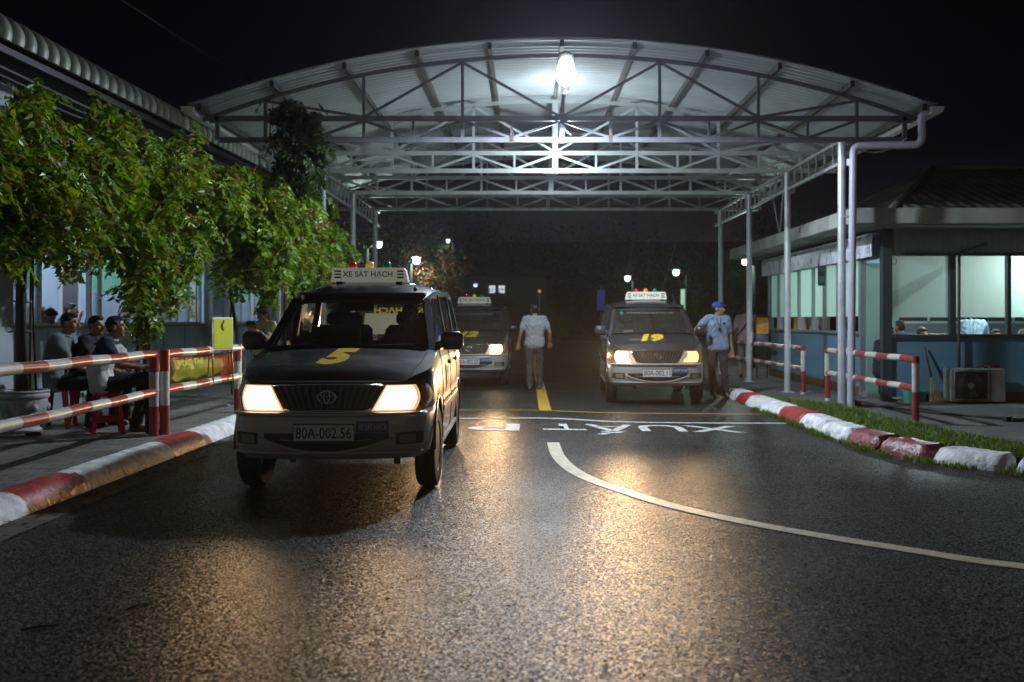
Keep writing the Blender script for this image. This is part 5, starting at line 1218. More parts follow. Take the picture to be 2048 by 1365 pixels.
    a = [(p[0], yy_ - .10 - .0 * p[1], sgz + p[1]) for p in prof]; c = [(p[0] * .985, yy_ + .13, sgz + p[1]) for p in prof]; n = len(prof)
    sg_.add(a + c, [tuple(range(n)), tuple(reversed(range(n, 2 * n)))] + [(i, (i + 1) % n, n + (i + 1) % n, n + i) for i in range(n)]); sgn = sg_.obj('roof_sign', mat('sign_body_%d' % int(sign_glow * 100), (.62, .62, .56), .45, emit=(1, 1, .84), estr=sign_glow), car)
    ft = MB(); ft.box((-.3, yy_, sgz - .012), (.06, .2, .03)); ft.box((.3, yy_, sgz - .012), (.06, .2, .03)); ft.obj('sign_foot', blackp, sgn)
    text_obj('sign_lettering', 'XE S\u00c1T H\u1ea0CH', mat('sign_ink', (.03, .03, .035), .5), .50, .082, lambda u, v: (u - .015, yy_ - .1025, sgz + .072 + v), sgn, bold=.015, spacing=1.05)
    for s_ in (-1, 1):
        sp = MB()
        for k, (z, mi) in enumerate(((.100, 0), (.070, 1), (.040, 0))): sp.box((s_ * .315, yy_ - .1012, sgz + z), (.065, .002, .016), mi=mi)
        sp.obj('sign_stripes', [mat('stripe_dark', (.07, .05, .04), .5), mat('stripe_tan', (.5, .32, .12), .5) if detail == 2 else mat('stripe_faded', (.30, .18, .16), .5)], sgn)
    for x_, nm, col, em in ((-.178, 'beacon_red', (.55, .01, .015), .12), (-.005, 'beacon_amber', (.75, .50, .08) if detail != 2 else (.85, .22, .01), .25), (.172, 'beacon_green', (.0, .20, .08), .05)):
        bc = MB(); bc.lathe([(.045, 0), (.045, .02), (.04, .042), (.027, .060), (.0, .068)], (x_, yy_ - .02, sgz + .134), 18); bc.obj(nm, mat('%s_%d' % (nm, detail), col, .18, coat=.5, emit=col, estr=em), sgn, True)
    for (x_, lean, L) in ants:
        an = MB(); an.lathe([(.02, -.03), (.014, .02), (.005, .045)], (x_, yy_ + .05, sgz + .135), 8); an.tube([(x_, yy_ + .05, sgz + .14), (x_ + lean * L, yy_ + .08, sgz + .14 + L)], [.0035, .002], 5); an.obj('antenna', blackp, car)
    an = MB(); an.ell((.50, 1.86, 1.645), (.02, .02, .022), 8, 6); an.tube([(.50, 1.86, 1.64), (.47, 1.95, 1.83)], .0025, 4); an.obj('roof_antenna', blackp, car)
    car.scale = (.955, 1, 1)
    return car
L1 = dict(tag='a', col=(1, .86, .66), str=7.0, rim=.9, power=E_HEAD * .6, cone=60, dip=6)
L2a = dict(tag='b', col=(1, .80, .50), str=22.0, rim=.6, power=1050, cone=19, dip=-1.4, wide=4)
L2b = dict(tag='c', col=(1, .58, .14), str=3.2, rim=.25, power=330, cone=19, dip=-1.4, wide=4)
L3 = dict(tag='d', col=(1, .78, .46), str=22.0, rim=.5, power=430, cone=19, dip=-.4, wide=4)
car1 = make_car('dark blue and silver car with yellow number five on its bonnet, nearest the camera', (-1.50, 7.42, 0), R(.6), '5', '80A-002.56', 'driving test cars', (L1, L1), .13, 1, R(-2), True, ((.27, 0.0, .55),))  # faint glow added to this car's unlit roof sign to brighten it
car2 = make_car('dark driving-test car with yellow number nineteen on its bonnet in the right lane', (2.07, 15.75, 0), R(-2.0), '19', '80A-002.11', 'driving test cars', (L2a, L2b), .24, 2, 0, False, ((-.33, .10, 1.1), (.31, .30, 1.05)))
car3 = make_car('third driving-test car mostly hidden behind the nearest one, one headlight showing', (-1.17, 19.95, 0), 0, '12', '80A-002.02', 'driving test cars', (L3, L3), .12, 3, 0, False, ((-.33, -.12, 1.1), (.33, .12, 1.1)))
# writing along the top of the second and third windscreens
def ws_text(car, txt, m, w_, h):
    def fn(u, v):
        t_ = .93 + v / .48; uu = u / .61; x_ = (.70 - .10 * t_) * uu; y_ = (1.12 - .09 * (1 - uu * uu)) * (1 - t_) + (1.72 - .04 * (1 - uu * uu)) * t_ - .02 * math.sin(PI * min(1, t_)) - .012; return (x_ + .02, y_, 1.115 + .413 * t_ - .012)
    text_obj('windscreen_lettering', txt, m, w_, h, fn, car, bold=.03)
wt = mat('lettering_white', (.7, .7, .66), .5, emit=(1, 1, .9), estr=.05)
ws_text(car2, 'TR\u01af\u1edcNG CAO \u0110\u1eb2NG C\u1ea2NH S\u00c1T NH\u00c2N D\u00c2N II', wt, .86, .036)
ws_text(car3, 'TR\u01af\u1edcNG CAO \u0110\u1eb2NG C\u1ea2NH S\u00c1T NH\u00c2N D\u00c2N II', wt, .86, .036)
b = MB(); b.lathe([(0, -.002), (.032, -.002), (.032, .002), (0, .002)], (-.50, 1.63, 1.468), 16, 'Y'); b.obj('blue_sticker', mat('blue_sticker', (.1, .25, .6), .4, emit=(.1, .3, .8), estr=.1), car2)

# ================================================================== PEOPLE
def remesh(mb, vox, smooth_it=4, fac=.5):
    me = mb.mesh('tmp', [], fix=False); o = bpy.data.objects.new('tmp', me)
    m = o.modifiers.new('r', 'REMESH'); m.mode = 'VOXEL'; m.voxel_size = vox; m.use_smooth_shade = True
    if smooth_it: s_ = o.modifiers.new('s', 'SMOOTH'); s_.iterations = smooth_it; s_.factor = fac
    r_ = eval_mesh(o); bpy.data.meshes.remove(me)
    r_.polygons.foreach_set('use_smooth', [True] * len(r_.polygons)); return r_
V3 = Vector
def fold(me, fn):
    n = len(me.vertices); c = np.zeros(n * 3); me.vertices.foreach_get('co', c); nn = np.zeros(n * 3); me.vertex_normals.foreach_get('vector', nn)
    c = c.reshape(-1, 3); me.vertices.foreach_set('co', (c + nn.reshape(-1, 3) * fn(c)[:, None]).ravel())
def stand(**k):
    J = dict(pel=(0, 0, .90), wai=(0, .0, 1.06), che=(0, 0, 1.26), nec=(0, .01, 1.42), head=(0, -.015, 1.565),
             shl=(.175, .01, 1.375), shr=(-.175, .01, 1.375), ell=(.235, .03, 1.10), elr=(-.235, .03, 1.10), wrl=(.245, -.04, .87), wrr=(-.245, -.04, .87),
             hil=(.085, 0, .88), hir=(-.085, 0, .88), knl=(.10, -.02, .48), knr=(-.10, -.02, .48), anl=(.105, .03, .085), anr=(-.105, .03, .085), yaw=0, pitch=0, hdl=(0, -.2, -1), hdr=(0, -.2, -1), tol=None, tor=None)
    J.update(k); return J
def mixv(a, b, t): return V3(a).lerp(V3(b), t)
def torso(mb, J, inf, a=0, b=1):
    lat = (V3(J['shl']) - V3(J['shr'])).normalized(); hl = (V3(J['hil']) - V3(J['hir'])).normalized()
    prof = [(0, 'pel', .085, .105), (.3, 'wai', .070, .098), (.75, 'che', .088, .110), (1, None, 0, 0)]
    pts = [J['pel'], J['wai'], J['che']]; hw = [.082, .070, .085]; rr = [.100, .092, .108]
    for i in range(2):
        for k in range(5):
            t = (i + k / 4) / 2
            if t < a - 1e-6 or t > b + 1e-6: continue
            u = k / 4; c = mixv(pts[i], pts[i + 1], u); h = hw[i] + (hw[i + 1] - hw[i]) * u; r_ = rr[i] + (rr[i + 1] - rr[i]) * u + inf; l_ = hl.lerp(lat, t).normalized()
            mb.cap(c - l_ * h, c + l_ * h, r_, r_, 14)
    if b >= 1:
        sc_ = mixv(J['shl'], J['shr'], .5); mb.cap(mixv(J['shl'], sc_, .1), mixv(J['shr'], sc_, .1), .058 + inf, .058 + inf, 12)
        mb.cap(mixv(J['che'], J['nec'], .2) - lat * .09, mixv(J['che'], J['nec'], .2) + lat * .09, .085 + inf, .085 + inf, 12)
        mb.cap(mixv(J['che'], J['nec'], .5), mixv(J['che'], J['nec'], .82), .088 + inf, .060 + inf, 12)
def limb(mb, p, q, r1, r2, inf=0, t0=0, t1=1):
    a = mixv(p, q, t0); c = mixv(p, q, t1); mb.cap(a, c, r1 + (r2 - r1) * t0 + inf, r1 + (r2 - r1) * t1 + inf, 12)
def headM(J): return Matrix.Rotation(J['yaw'], 3, 'Z') @ Matrix.Rotation(J['pitch'], 3, 'X')
def hand(mb, w, d, side, palm=(0, -1, 0)):
    w = V3(w); d = V3(d).normalized(); s_ = d.cross(V3(palm)); s_ = s_.normalized() if s_.length > .1 else V3((1, 0, 0)); pn = s_.cross(d).normalized()
    mb.cap(w, w + d * .03, .024, .024, 10)
    for k in (-1, 0, 1): mb.cap(w + d * .025 + s_ * k * .020, w + d * .078 + s_ * k * .024, .0165, .014, 8)
    for k, L in enumerate((.060, .072, .068, .052)):
        b0 = w + d * .078 + s_ * (.031 - k * .0205); m1 = b0 + d * L * .5 + pn * .006; m2 = m1 + d * L * .36 + pn * .020
        mb.cap(b0, m1, .0092, .0086, 7); mb.cap(m1, m2, .0086, .0076, 7)
    t0 = w + d * .025 + s_ * .026; t1 = t0 + d * .034 + s_ * .022 + pn * .010; mb.cap(t0, t1, .013, .0105, 7); mb.cap(t1, t1 + d * .028 + pn * .010 + s_ * .003, .0105, .009, 7)
def person(label, loc, rz, J, shirt, trousers, shoe=None, group=None, vox=.0085, hair='short', cap=None, sleeve=.55, extra=None, collar=None, S=1.0, legs=True, skinm=None, shirt2=None):
    root = thing('person', label, 'person', loc, rz, group); root.scale = (S, S, S); M = headM(J); H = V3(J['head'])
    hp = lambda x_, y_, z_: H + M @ V3((x_, y_, z_))
    b = MB(); torso(b, J, -.006)
    b.cap(mixv(J['che'], J['nec'], .6), H + M @ V3((0, .015, -.06)), .058, .053, 12)
    b.ell(hp(0, .014, .020), (.074, .094, .092), 16, 12, M=M); b.ell(hp(0, -.030, -.042), (.053, .055, .066), 14, 10, M=M); b.ell(hp(0, -.058, -.086), (.026, .022, .020), 10, 6, M=M)
    b.cap(hp(0, -.082, .012), hp(0, -.106, -.024), .010, .0145, 8); b.ell(hp(.0, -.094, -.028), (.020, .012, .010), 8, 6, M=M)
    for s_ in (-1, 1):
        b.ell(hp(s_ * .075, .018, -.006), (.010, .022, .034), 8, 6, M=M); b.ell(hp(s_ * .036, -.052, -.018), (.026, .026, .024), 8, 6, M=M); b.ell(hp(s_ * .031, -.074, .034), (.022, .012, .008), 8, 6, M=M)
    b.ell(hp(0, -.084, -.054), (.024, .010, .010), 8, 6, M=M)
    for sd in ('l', 'r'):
        limb(b, J['sh' + sd], J['el' + sd], .045, .038); limb(b, J['el' + sd], J['wr' + sd], .038, .026); hand(b, J['wr' + sd], J['hd' + sd], sd)
        if legs:
            limb(b, J['hi' + sd], J['kn' + sd], .072, .050); limb(b, J['kn' + sd], J['an' + sd], .050, .034)
            an = V3(J['an' + sd]); to = V3(J['to' + sd]) if J['to' + sd] else an + V3((0, -.15, -.04)); b.cap(an, to, .032, .026, 10)
    me = remesh(b, vox, 3, .45); me.name = 'body'
    for m_ in (skinm or skin, eyem, lipm): me.materials.append(m_)
    eyes = [hp(s_ * .031, -.082, .012) for s_ in (-1, 1)]; brows = [hp(s_ * (.022 + .012 * k), -.084, .034) for s_ in (-1, 1) for k in (0, 1)]; lp = [hp(k * .011, -.092, -.054) for k in (-1, 0, 1)]
    co = np.zeros(len(me.polygons) * 3); me.polygons.foreach_get('center', co); co = co.reshape(-1, 3); mi_ = np.zeros(len(co), dtype=np.int32)
    near = lambda ps, r_: np.min([np.linalg.norm(co - np.array(q), axis=1) for q in ps], axis=0) < r_
    mi_[near(lp, .011)] = 2; mi_[near(eyes, .0125) | near(brows, .011)] = 1; me.polygons.foreach_set('material_index', mi_)
    link(bpy.data.objects.new('body', me), root)
    # hair
    b = MB()
    if hair == 'short':
        b.ell(hp(0, .024, .038), (.079, .092, .088), 16, 12, M=M); b.ell(hp(0, -.022, .094), (.056, .062, .026), 14, 8, M=M); b.ell(hp(0, .045, -.01), (.070, .056, .055), 12, 8, M=M)
    elif hair == 'long':
        b.ell(hp(0, .026, .036), (.086, .100, .094), 16, 12, M=M); b.ell(hp(0, .07, -.06), (.078, .05, .12), 12, 8, M=M); b.cap(hp(0, .09, -.12), hp(.02, .10, -.28), .06, .03); b.ell(hp(0, -.02, .09), (.066, .068, .030), 12, 8, M=M)
    if b.v:
        me = remesh(b, .010, 3); me.name = 'hair'; me.materials.append(hairm); link(bpy.data.objects.new('hair', me), root)
    if cap:
        b = MB(); b.ell(hp(0, .02, .055), (.088, .104, .078), 16, 10, M=M); b.ell(hp(0, -.105, .058), (.066, .070, .010), 12, 6, M=M); me = remesh(b, .009, 3); me.name = 'cap'; me.materials.append(cap); link(bpy.data.objects.new('cap', me), root)
    # shirt
    b = MB(); torso(b, J, .019)
    for sd in ('l', 'r'): limb(b, J['sh' + sd], J['el' + sd], .052, .050, .012, 0, min(1, sleeve * 1.15))
    if sleeve > 1:
        for sd in ('l', 'r'): limb(b, J['el' + sd], J['wr' + sd], .042, .030, .012, 0, .9)
    me = remesh(b, .013, 3); me.name = 'shirt'
    # folds
    fold(me, lambda c: .0045 * np.sin(c[:, 2] * 55 + 9 * np.sin(c[:, 0] * 14 + c[:, 1] * 9)) + .0035 * np.sin(c[:, 0] * 70 + c[:, 2] * 21))
    me.materials.append(shirt)
    if shirt2:
        me.materials.append(shirt2[0])
        for p in me.polygons:
            if shirt2[1](p.center): p.material_index = 1
    so = link(bpy.data.objects.new('shirt', me), root)
    if collar:
        b = MB(); n0 = mixv(J['che'], J['nec'], .9); b.tube([n0 + V3((.063 * math.cos(a), .066 * math.sin(a) - .004, .018 + .014 * math.sin(a))) for a in np.linspace(0, 2 * PI, 19)[:-1]], .014, 7, closed=True); b.obj('collar', collar, so, True)
    # trousers
    if legs:
        b = MB(); torso(b, J, .004, 0, .22)
        for sd in ('l', 'r'):
            limb(b, J['hi' + sd], J['kn' + sd], .082, .058, .010); limb(b, J['kn' + sd], J['an' + sd], .058, .052, .010, 0, .97)
        me = remesh(b, .014, 3); me.name = 'trousers'
        fold(me, lambda c: .0045 * np.sin(c[:, 2] * 42 + 6 * np.sin(c[:, 0] * 20)) + .0035 * np.sin(c[:, 1] * 60 + c[:, 2] * 30))
        me.materials.append(trousers); link(bpy.data.objects.new('trousers', me), root)
        for sd in ('l', 'r'):
            an = V3(J['an' + sd]); to = V3(J['to' + sd]) if J['to' + sd] else an + V3((0, -.16, -.045)); b = MB(); d = (to - an); d.z = 0; d.normalize() if d.length > 0 else None
            b.cap(an + V3((0, 0, -.035)) - d * .03, an + V3((0, 0, -.045)) + d * .06, .040, .040, 12); b.cap(an + d * .06 + V3((0, 0, -.048)), to - d * .02, .040, .034, 12)
            me = remesh(b, .011, 2); me.name = 'shoe'; me.materials.append(shoe or MC['black_plastic']); link(bpy.data.objects.new('shoe', me), root)
    return root
cl = lambda n, c, r_=.85: mat(n, c, r_, var=.12, vscale=9, bump=.15, bscale=400)
darkt = cl('dark_trousers', (.012, .012, .015)); greyt = cl('grey_brown_trousers', (.055, .048, .045))
# the man in the pale shirt, back to the camera, arms a little out
J = stand(shl=(.18, 0, 1.385), shr=(-.18, 0, 1.385), ell=(.27, .02, 1.13), elr=(-.29, .02, 1.13), wrl=(.32, -.05, .90), wrr=(-.30, -.10, .93), hdl=(.25, -.1, -1), hdr=(.1, -.3, -1), yaw=.15, pitch=-.12, anl=(.10, .05, .085), anr=(-.095, -.10, .085), knr=(-.10, -.09, .48))
person('man in a pale shirt seen from behind, standing on the yellow centre line', (.15, 19.3, 0), PI, J, cl('pale_blue_shirt', (.27, .28, .29)), greyt, cl('grey_shoe', (.12, .11, .11)), collar=cl('pale_collar', (.36, .40, .44)), S=.99)
# guard beside the second car
J = stand(head=(.02, -.02, 1.545), yaw=1.15, pitch=.02, nec=(.005, .01, 1.41), shl=(.17, .02, 1.37), shr=(-.17, -.02, 1.38), elr=(-.34, -.13, 1.25), wrr=(-.46, -.26, 1.16), hdr=(-.7, -.6, -.2), ell=(.225, .05, 1.09), wrl=(.255, .02, .84), hdl=(.05, -.1, -1), knl=(.11, -.04, .47), anl=(.15, .02, .085), anr=(-.06, -.0, .085))
gd_ = person('guard in a blue cap and pale blue shirt beside the number nineteen car', (3.30, 17.25, 0), R(0), J, cl('guard_shirt', (.20, .28, .39)), cl('guard_trousers', (.022, .018, .022)), cap=cl('blue_cap', (.02, .06, .26)), collar=cl('guard_collar', (.22, .30, .42)), sleeve=.62)
b = MB(); n0 = (0, -.115, 1.33); b.tube([(-.04, -.075, 1.40), (-.02, -.13, 1.30), (.01, -.145, 1.22), (.03, -.13, 1.30), (.045, -.075, 1.40)], .005, 5); b.box((.01, -.15, 1.19), (.05, .008, .06)); b.obj('lanyard', cl('lanyard_black', (.01, .01, .012)), gd_)
b = MB(); b.box((.09, -.137, 1.30), (.05, .006, .035)); b.obj('badge', cl('badge_navy', (.02, .03, .12)), gd_)
# pink shirt man at the booth, seen from behind, reaching to the window
J = stand(yaw=-.7, che=(0, -.05, 1.25), nec=(0, -.09, 1.40), head=(.0, -.14, 1.53), shl=(.175, -.05, 1.36), shr=(-.175, -.05, 1.36), elr=(-.27, -.22, 1.16), wrr=(-.26, -.44, 1.10), hdr=(0, -1, -.1), wrl=(.2, -.16, .86))
pk = person('man in a pink shirt with a dark shoulder bag beyond the booth railing', (4.98, 22.7, .05), PI + R(-22), J, cl('pink_shirt', (.32, .23, .24)), cl('khaki_trousers', (.18, .16, .13)))
b = MB(); b.tube([(-.16, -.09, 1.44), (-.10, .10, 1.30), (.06, .15, 1.08), (.20, .13, .93)], .012, 6); b.obj('bag_strap', cl('bag_dark', (.02, .015, .015)), pk)
b = MB(); b.box((.23, .12, .90), (.10, .20, .20), bev=.03); b.obj('shoulder_bag', MC['bag_dark'], pk, True)

# seated men on red stools, local front (-Y) turned to the road
def seated(**k):
    J = stand(pel=(0, .02, .53), wai=(0, .035, .70), che=(0, -.01, .90), nec=(0, -.07, 1.055), head=(0, -.115, 1.18), shl=(.175, -.04, 1.01), shr=(-.175, -.04, 1.01), ell=(.23, -.13, .78), elr=(-.23, -.13, .78), wrl=(.13, -.36, .66), wrr=(-.13, -.36, .66),
              hil=(.085, 0, .52), hir=(-.085, 0, .52), knl=(.13, -.42, .52), knr=(-.13, -.42, .52), anl=(.12, -.40, .09), anr=(-.12, -.36, .09), hdl=(-.1, -1, -.3), hdr=(.1, -1, -.3)); J.update(k); return J
ROT = R(90 + 8)
def stool(x_, y_, rz, lb, zb=.15, m_=None):
    t_ = thing('plastic_stool', lb, 'stool', (x_, y_, zb), rz, 'red plastic stools')
    sz = bool(STO)
    if not STO:
        b = MB(); b.box((0, 0, .445), (.27, .27, .022), bev=.01); b.box((0, 0, .42), (.262, .262, .035), bev=.008); STO['seat'] = b.mesh('seat', redpl, True)
        for i, (sx_, sy) in enumerate(((-1, -1), (1, -1), (1, 1), (-1, 1))):
            b = MB(); 
            for (ax_, ay) in ((.055, .008), (.008, .055)):
                t0 = Vector((sx_ * (.128 - ax_ / 2), sy * (.128 - ay / 2), .425)); t1 = Vector((sx_ * (.168 - ax_ * .36), sy * (.168 - ay * .36), 0))
                vs = []
                for p, f_ in ((t0, 1), (t1, .72)):
                    for a, c in ((-1, -1), (1, -1), (1, 1), (-1, 1)): vs.append((p.x + a * ax_ / 2 * f_, p.y + c * ay / 2 * f_, p.z))
                b.add(vs, [(0, 1, 2, 3), (7, 6, 5, 4), (0, 4, 5, 1), (1, 5, 6, 2), (2, 6, 7, 3), (3, 7, 4, 0)])
            STO['leg%d' % i] = b.mesh('leg', redpl)
        b = MB()
        for s_ in (-1, 1): b.box((s_ * .150, 0, .155), (.008, .27, .045)); b.box((0, s_ * .150, .155), (.27, .008, .045))
        STO['stretcher'] = b.mesh('stretcher', redpl)
    for k, me in STO.items(): link(bpy.data.objects.new(k.rstrip('0123456789'), me), t_)
    return t_
STO = {}
# right-hand sitter: white and navy shirt
sx1, sy1 = -4.50, 10.62
stool(sx1 + .02, sy1, ROT + .35, 'red stool under the man in the white and navy shirt, nearest the railing post')
J = seated(knl=(.10, -.40, .60), anl=(.12, -.28, .09), hil=(.08, 0, .52), knr=(-.08, -.46, .62), anr=(-.11, -.50, .09), wai=(0, .06, .69), che=(0, .01, .88), nec=(0, -.06, 1.02), head=(0, -.115, 1.15), shl=(.175, -.03, .985), shr=(-.175, -.05, .985), elr=(-.20, -.20, .76), wrr=(-.08, -.43, .72), hdr=(.1, -1, -.25), ell=(.2, -.2, .76), wrl=(.08, -.40, .72), yaw=.10)
person('seated man in a white shirt with navy shoulders, nearest the railing post', (sx1, sy1, .13), ROT, J, cl('white_shirt', (.55, .55, .54)), darkt, cl('brown_sandal', (.08, .05, .035)), 'seated men', .008, collar=cl('white_collar', (.6, .6, .6)), shirt2=(cl('navy_yoke', (.02, .025, .06)), lambda c: c.z > .865 + .35 * abs(c.y + .02) * 0 and abs(c.x) > .0 and (c.z > .965 or abs(c.x) > .185)))
sx2, sy2 = -5.12, 11.55
stool(sx2, sy2, ROT + .1, 'red stool under the middle seated man, half hidden between his neighbours')
J = seated(yaw=-.35, pitch=.05, head=(.02, -.12, 1.16), wai=(0, .05, .69), che=(0, -.03, .88), nec=(0, -.08, 1.02), shl=(.175, -.05, .985), shr=(-.175, -.05, .985))
mm_ = person('seated man in a dark shirt with a pale chest print, middle of three', (sx2, sy2, .13), ROT - .1, J, cl('black_shirt', (.014, .014, .02)), darkt, None, 'seated men', .0085)
b = MB(); b.add([(-.12, -.178, .90), (-.03, -.183, .93), (-.03, -.181, .86), (-.12, -.176, .83)], [(0, 1, 2, 3)]); b.obj('chest_print', cl('print_grey', (.3, .3, .3)), mm_)
sx3, sy3 = -5.30, 11.25
stool(sx3, sy3, ROT, 'dark red stool under the man in the grey shirt beside the flower pot')
J = seated(yaw=-.1, pitch=.1, wrr=(-.02, -.42, .62), elr=(-.2, -.2, .74), anl=(-.1, -.62, .40), knl=(.08, -.42, .62), tol=(-.12, -.72, .30), anr=(-.1, -.38, .09), head=(0, -.13, 1.19))
person('seated man in a grey shirt, leftmost of the three on red stools', (sx3, sy3, .13), ROT, J, cl('grey_shirt', (.16, .18, .18)), darkt, None, 'seated men', .0085, collar=cl('grey_collar', (.2, .22, .22)))
# driver of the first car
J = seated(pel=(0, .02, .30), wai=(0, .06, .46), che=(0, .03, .68), nec=(0, .0, .84), head=(0, -.03, .985), shl=(.19, .0, .80), shr=(-.19, .0, .80), ell=(.24, -.20, .60), elr=(-.24, -.20, .60), wrl=(.12, -.40, .68), wrr=(-.12, -.40, .68), hil=(.085, 0, .30), hir=(-.085, 0, .30), knl=(.12, -.44, .36), knr=(-.12, -.44, .36), anl=(.12, -.60, .05), anr=(-.12, -.60, .05))
person('driver sitting in shadow behind the wheel of the number five car', (-1.50 + .37, 7.42 + 2.20, .41), 0, J, cl('driver_shirt', (.06, .04, .035)), darkt, None, None, .011)
# woman with a camera behind the near car mirror
J = stand(yaw=-.2, pitch=.35, head=(0, -.05, 1.44), nec=(0, 0, 1.32), che=(0, 0, 1.16), wai=(0, .0, 1.0), shl=(.16, 0, 1.27), shr=(-.16, 0, 1.27), ell=(.20, -.14, 1.07), elr=(-.20, -.14, 1.07), wrl=(.06, -.26, 1.20), wrr=(-.06, -.26, 1.20), hdl=(-.3, -.5, .6), hdr=(.3, -.5, .6))
wm = person('woman in a pale yellow top raising a dark camera behind the near car mirror', (-3.98, 15.1, .0), R(-25), J, cl('yellow_top', (.48, .46, .28)), cl('denim', (.04, .06, .10)), None, None, .010, 'long')
b = MB(); b.box((0, -.30, 1.30), (.13, .07, .09), bev=.015); b.lathe([(.035, -.40), (.04, -.33)], (0, 0, 1.30), 14, 'Y'); o = b.obj('camera', blackp, None, True); tag(o, 'dark camera held up by the woman in the pale yellow top', 'camera'); o.location = (-3.98, 15.1, 0); o.rotation_euler = (0, 0, R(-25))
J = stand(yaw=.6, head=(0, -.03, 1.50), wrl=(.1, -.3, 1.1), ell=(.24, -.1, 1.08), hdl=(-.3, -.6, .3))
person('man in a dark top standing by the hall wall behind the near car', (-5.05, 21.2, .15), R(60), J, cl('black_top', (.02, .018, .02)), darkt, None, None, .011, sleeve=.4)
J = stand(yaw=0)
person('person in a grey top whose arm shows through the near car windscreen', (-3.95, 18.6, .15), R(20), J, cl('grey_top', (.30, .31, .33)), cl('navy_trousers', (.03, .035, .06)), None, None, .011)
# people inside the left hall
def inhall(label, x_, y_, rz, J, sh, z=.2, **k):
    p = LBw(x_, y_, z); return person(label, p, rz, J, sh, darkt, None, 'people inside the left hall', k.pop('vox', .012), **k)
J = stand(pel=(0, .05, .86), wai=(0, -.08, 1.02), che=(0, -.26, 1.12), nec=(0, -.40, 1.16), head=(0, -.50, 1.10), pitch=.7, shl=(.17, -.34, 1.16), shr=(-.17, -.34, 1.16), ell=(.2, -.42, .9), elr=(-.2, -.42, .9), wrl=(.15, -.5, .7), wrr=(-.15, -.5, .7))
inhall('person in a cream shirt bending forward inside the open hall window', -.55, 13.45, R(80), J, cl('cream_shirt', (.42, .42, .36)), .30)
hi = seated(); 
inhall('seated diner with black hair facing right, inside the open hall window', -1.1, 15.8, R(95), seated(yaw=.3, wrr=(-.05, -.26, 1.05), elr=(-.2, -.2, .85), hdr=(.1, -.2, 1)), cl('teal_shirt', (.03, .09, .12)), .32)
inhall('seated person in a light shirt facing away, inside the open hall window', -1.4, 14.9, R(175), seated(), cl('lime_shirt', (.40, .46, .25)), .30)
inhall('standing person in black inside the narrow window gap left of the pillar', -.5, 18.4, R(120), stand(), cl('black_shirt2', (.015, .015, .018)), .2)
inhall('standing person in dark clothes inside the farther narrow window gap', -.45, 21.85, R(100), stand(), cl('maroon_shirt', (.05, .02, .03)), .1)
tbl = thing('canteen_table', 'dining table covered with a blue cloth inside the hall window', 'table', LBw(-.75, 15.0, .2), LB_ROT)
b = MB(); b.box((0, 0, .98), (.8, 2.4, .03)); b.obj('tabletop', cl('blue_cloth', (.06, .12, .35)), tbl)
for a in (-1, 1):
    for c in (-1, 1): b = MB(); b.box((a * .35, c * 1.1, .48), (.04, .04, .96)); b.obj('leg', alu, tbl)
for i, (x_, y_, m_) in enumerate(((-.5, 15.35, None), (-.62, 15.6, None))):
    t_ = thing('water_bottle', ['clear water bottle with a blue label on the hall table', 'clear water bottle behind the blue-labelled one on the hall table'][i], 'bottle', LBw(x_, y_, 1.195), 0, 'water bottles')
    b = MB(); b.lathe([(0, 0), (.032, .0), (.034, .01), (.034, .17), (.012, .21), (.012, .23), (0, .23)], n=14); b.obj('bottle_body', glass('pet', (.85, .92, .95)), t_, True)
    b = MB(); b.lathe([(.0345, .07), (.0345, .13)], n=14); b.obj('bottle_label', cl('label_blue', (.02, .06, .45)), t_)
# people inside the booth
def inbooth(label, x_, y_, rz, J, sh, z=.2, **k): return person(label, (BX + x_, BY + y_, z), rz, J, sh, darkt, None, 'people inside the booth', .011, **k)
inbooth('woman with black hair facing out of the first front booth window', .95, 1.0, R(10), seated(head=(0, -.10, 1.185), wrl=(.05, -.30, .9), wrr=(-.05, -.30, .9), yaw=0), cl('grey_blouse', (.10, .12, .14)), -.08, hair='long')
inbooth('person in a light blue shirt bending over behind the booth window pipe', 1.72, .75, R(150), stand(pel=(0, .1, .86), wai=(0, .0, 1.0), che=(0, -.14, 1.12), nec=(0, -.26, 1.18), head=(0, -.36, 1.12), shl=(.17, -.2, 1.17), shr=(-.17, -.2, 1.17), pitch=.6, ell=(.2, -.4, .95), elr=(-.2, -.4, .95), wrl=(.12, -.5, .8), wrr=(-.12, -.5, .8)), cl('light_blue_shirt', (.30, .45, .58)), .12, sleeve=.6)
inbooth('seated clerk in dark clothes half hidden by the booth corner column', .30, .85, R(20), seated(yaw=.4), cl('clerk_dark', (.02, .02, .03)), -.06)
inbooth('left one of two people seen through the last booth window', 2.30, 1.1, R(-20), seated(), cl('tan_shirt', (.2, .15, .1)), -.10)
inbooth('right one of two people seen through the last booth window', 2.75, 1.2, R(20), seated(), cl('dark_green_shirt', (.04, .06, .05)), -.10)
inbooth('person in a bright blue shirt sitting on a red stool in the booth doorway', .55, .62, R(200), seated(), cl('bright_blue_shirt', (.01, .05, .35)), .05)
stool(BX + .55, BY + .62, .2, 'red stool in the booth doorway under the person in bright blue', .10)
person('seated worker far inside the booth behind the side windows', (BX + .9, BY + 4.2, .0), R(-60), seated(), cl('dim_blue_shirt', (.06, .09, .2)), darkt, None, 'people inside the booth', .013)
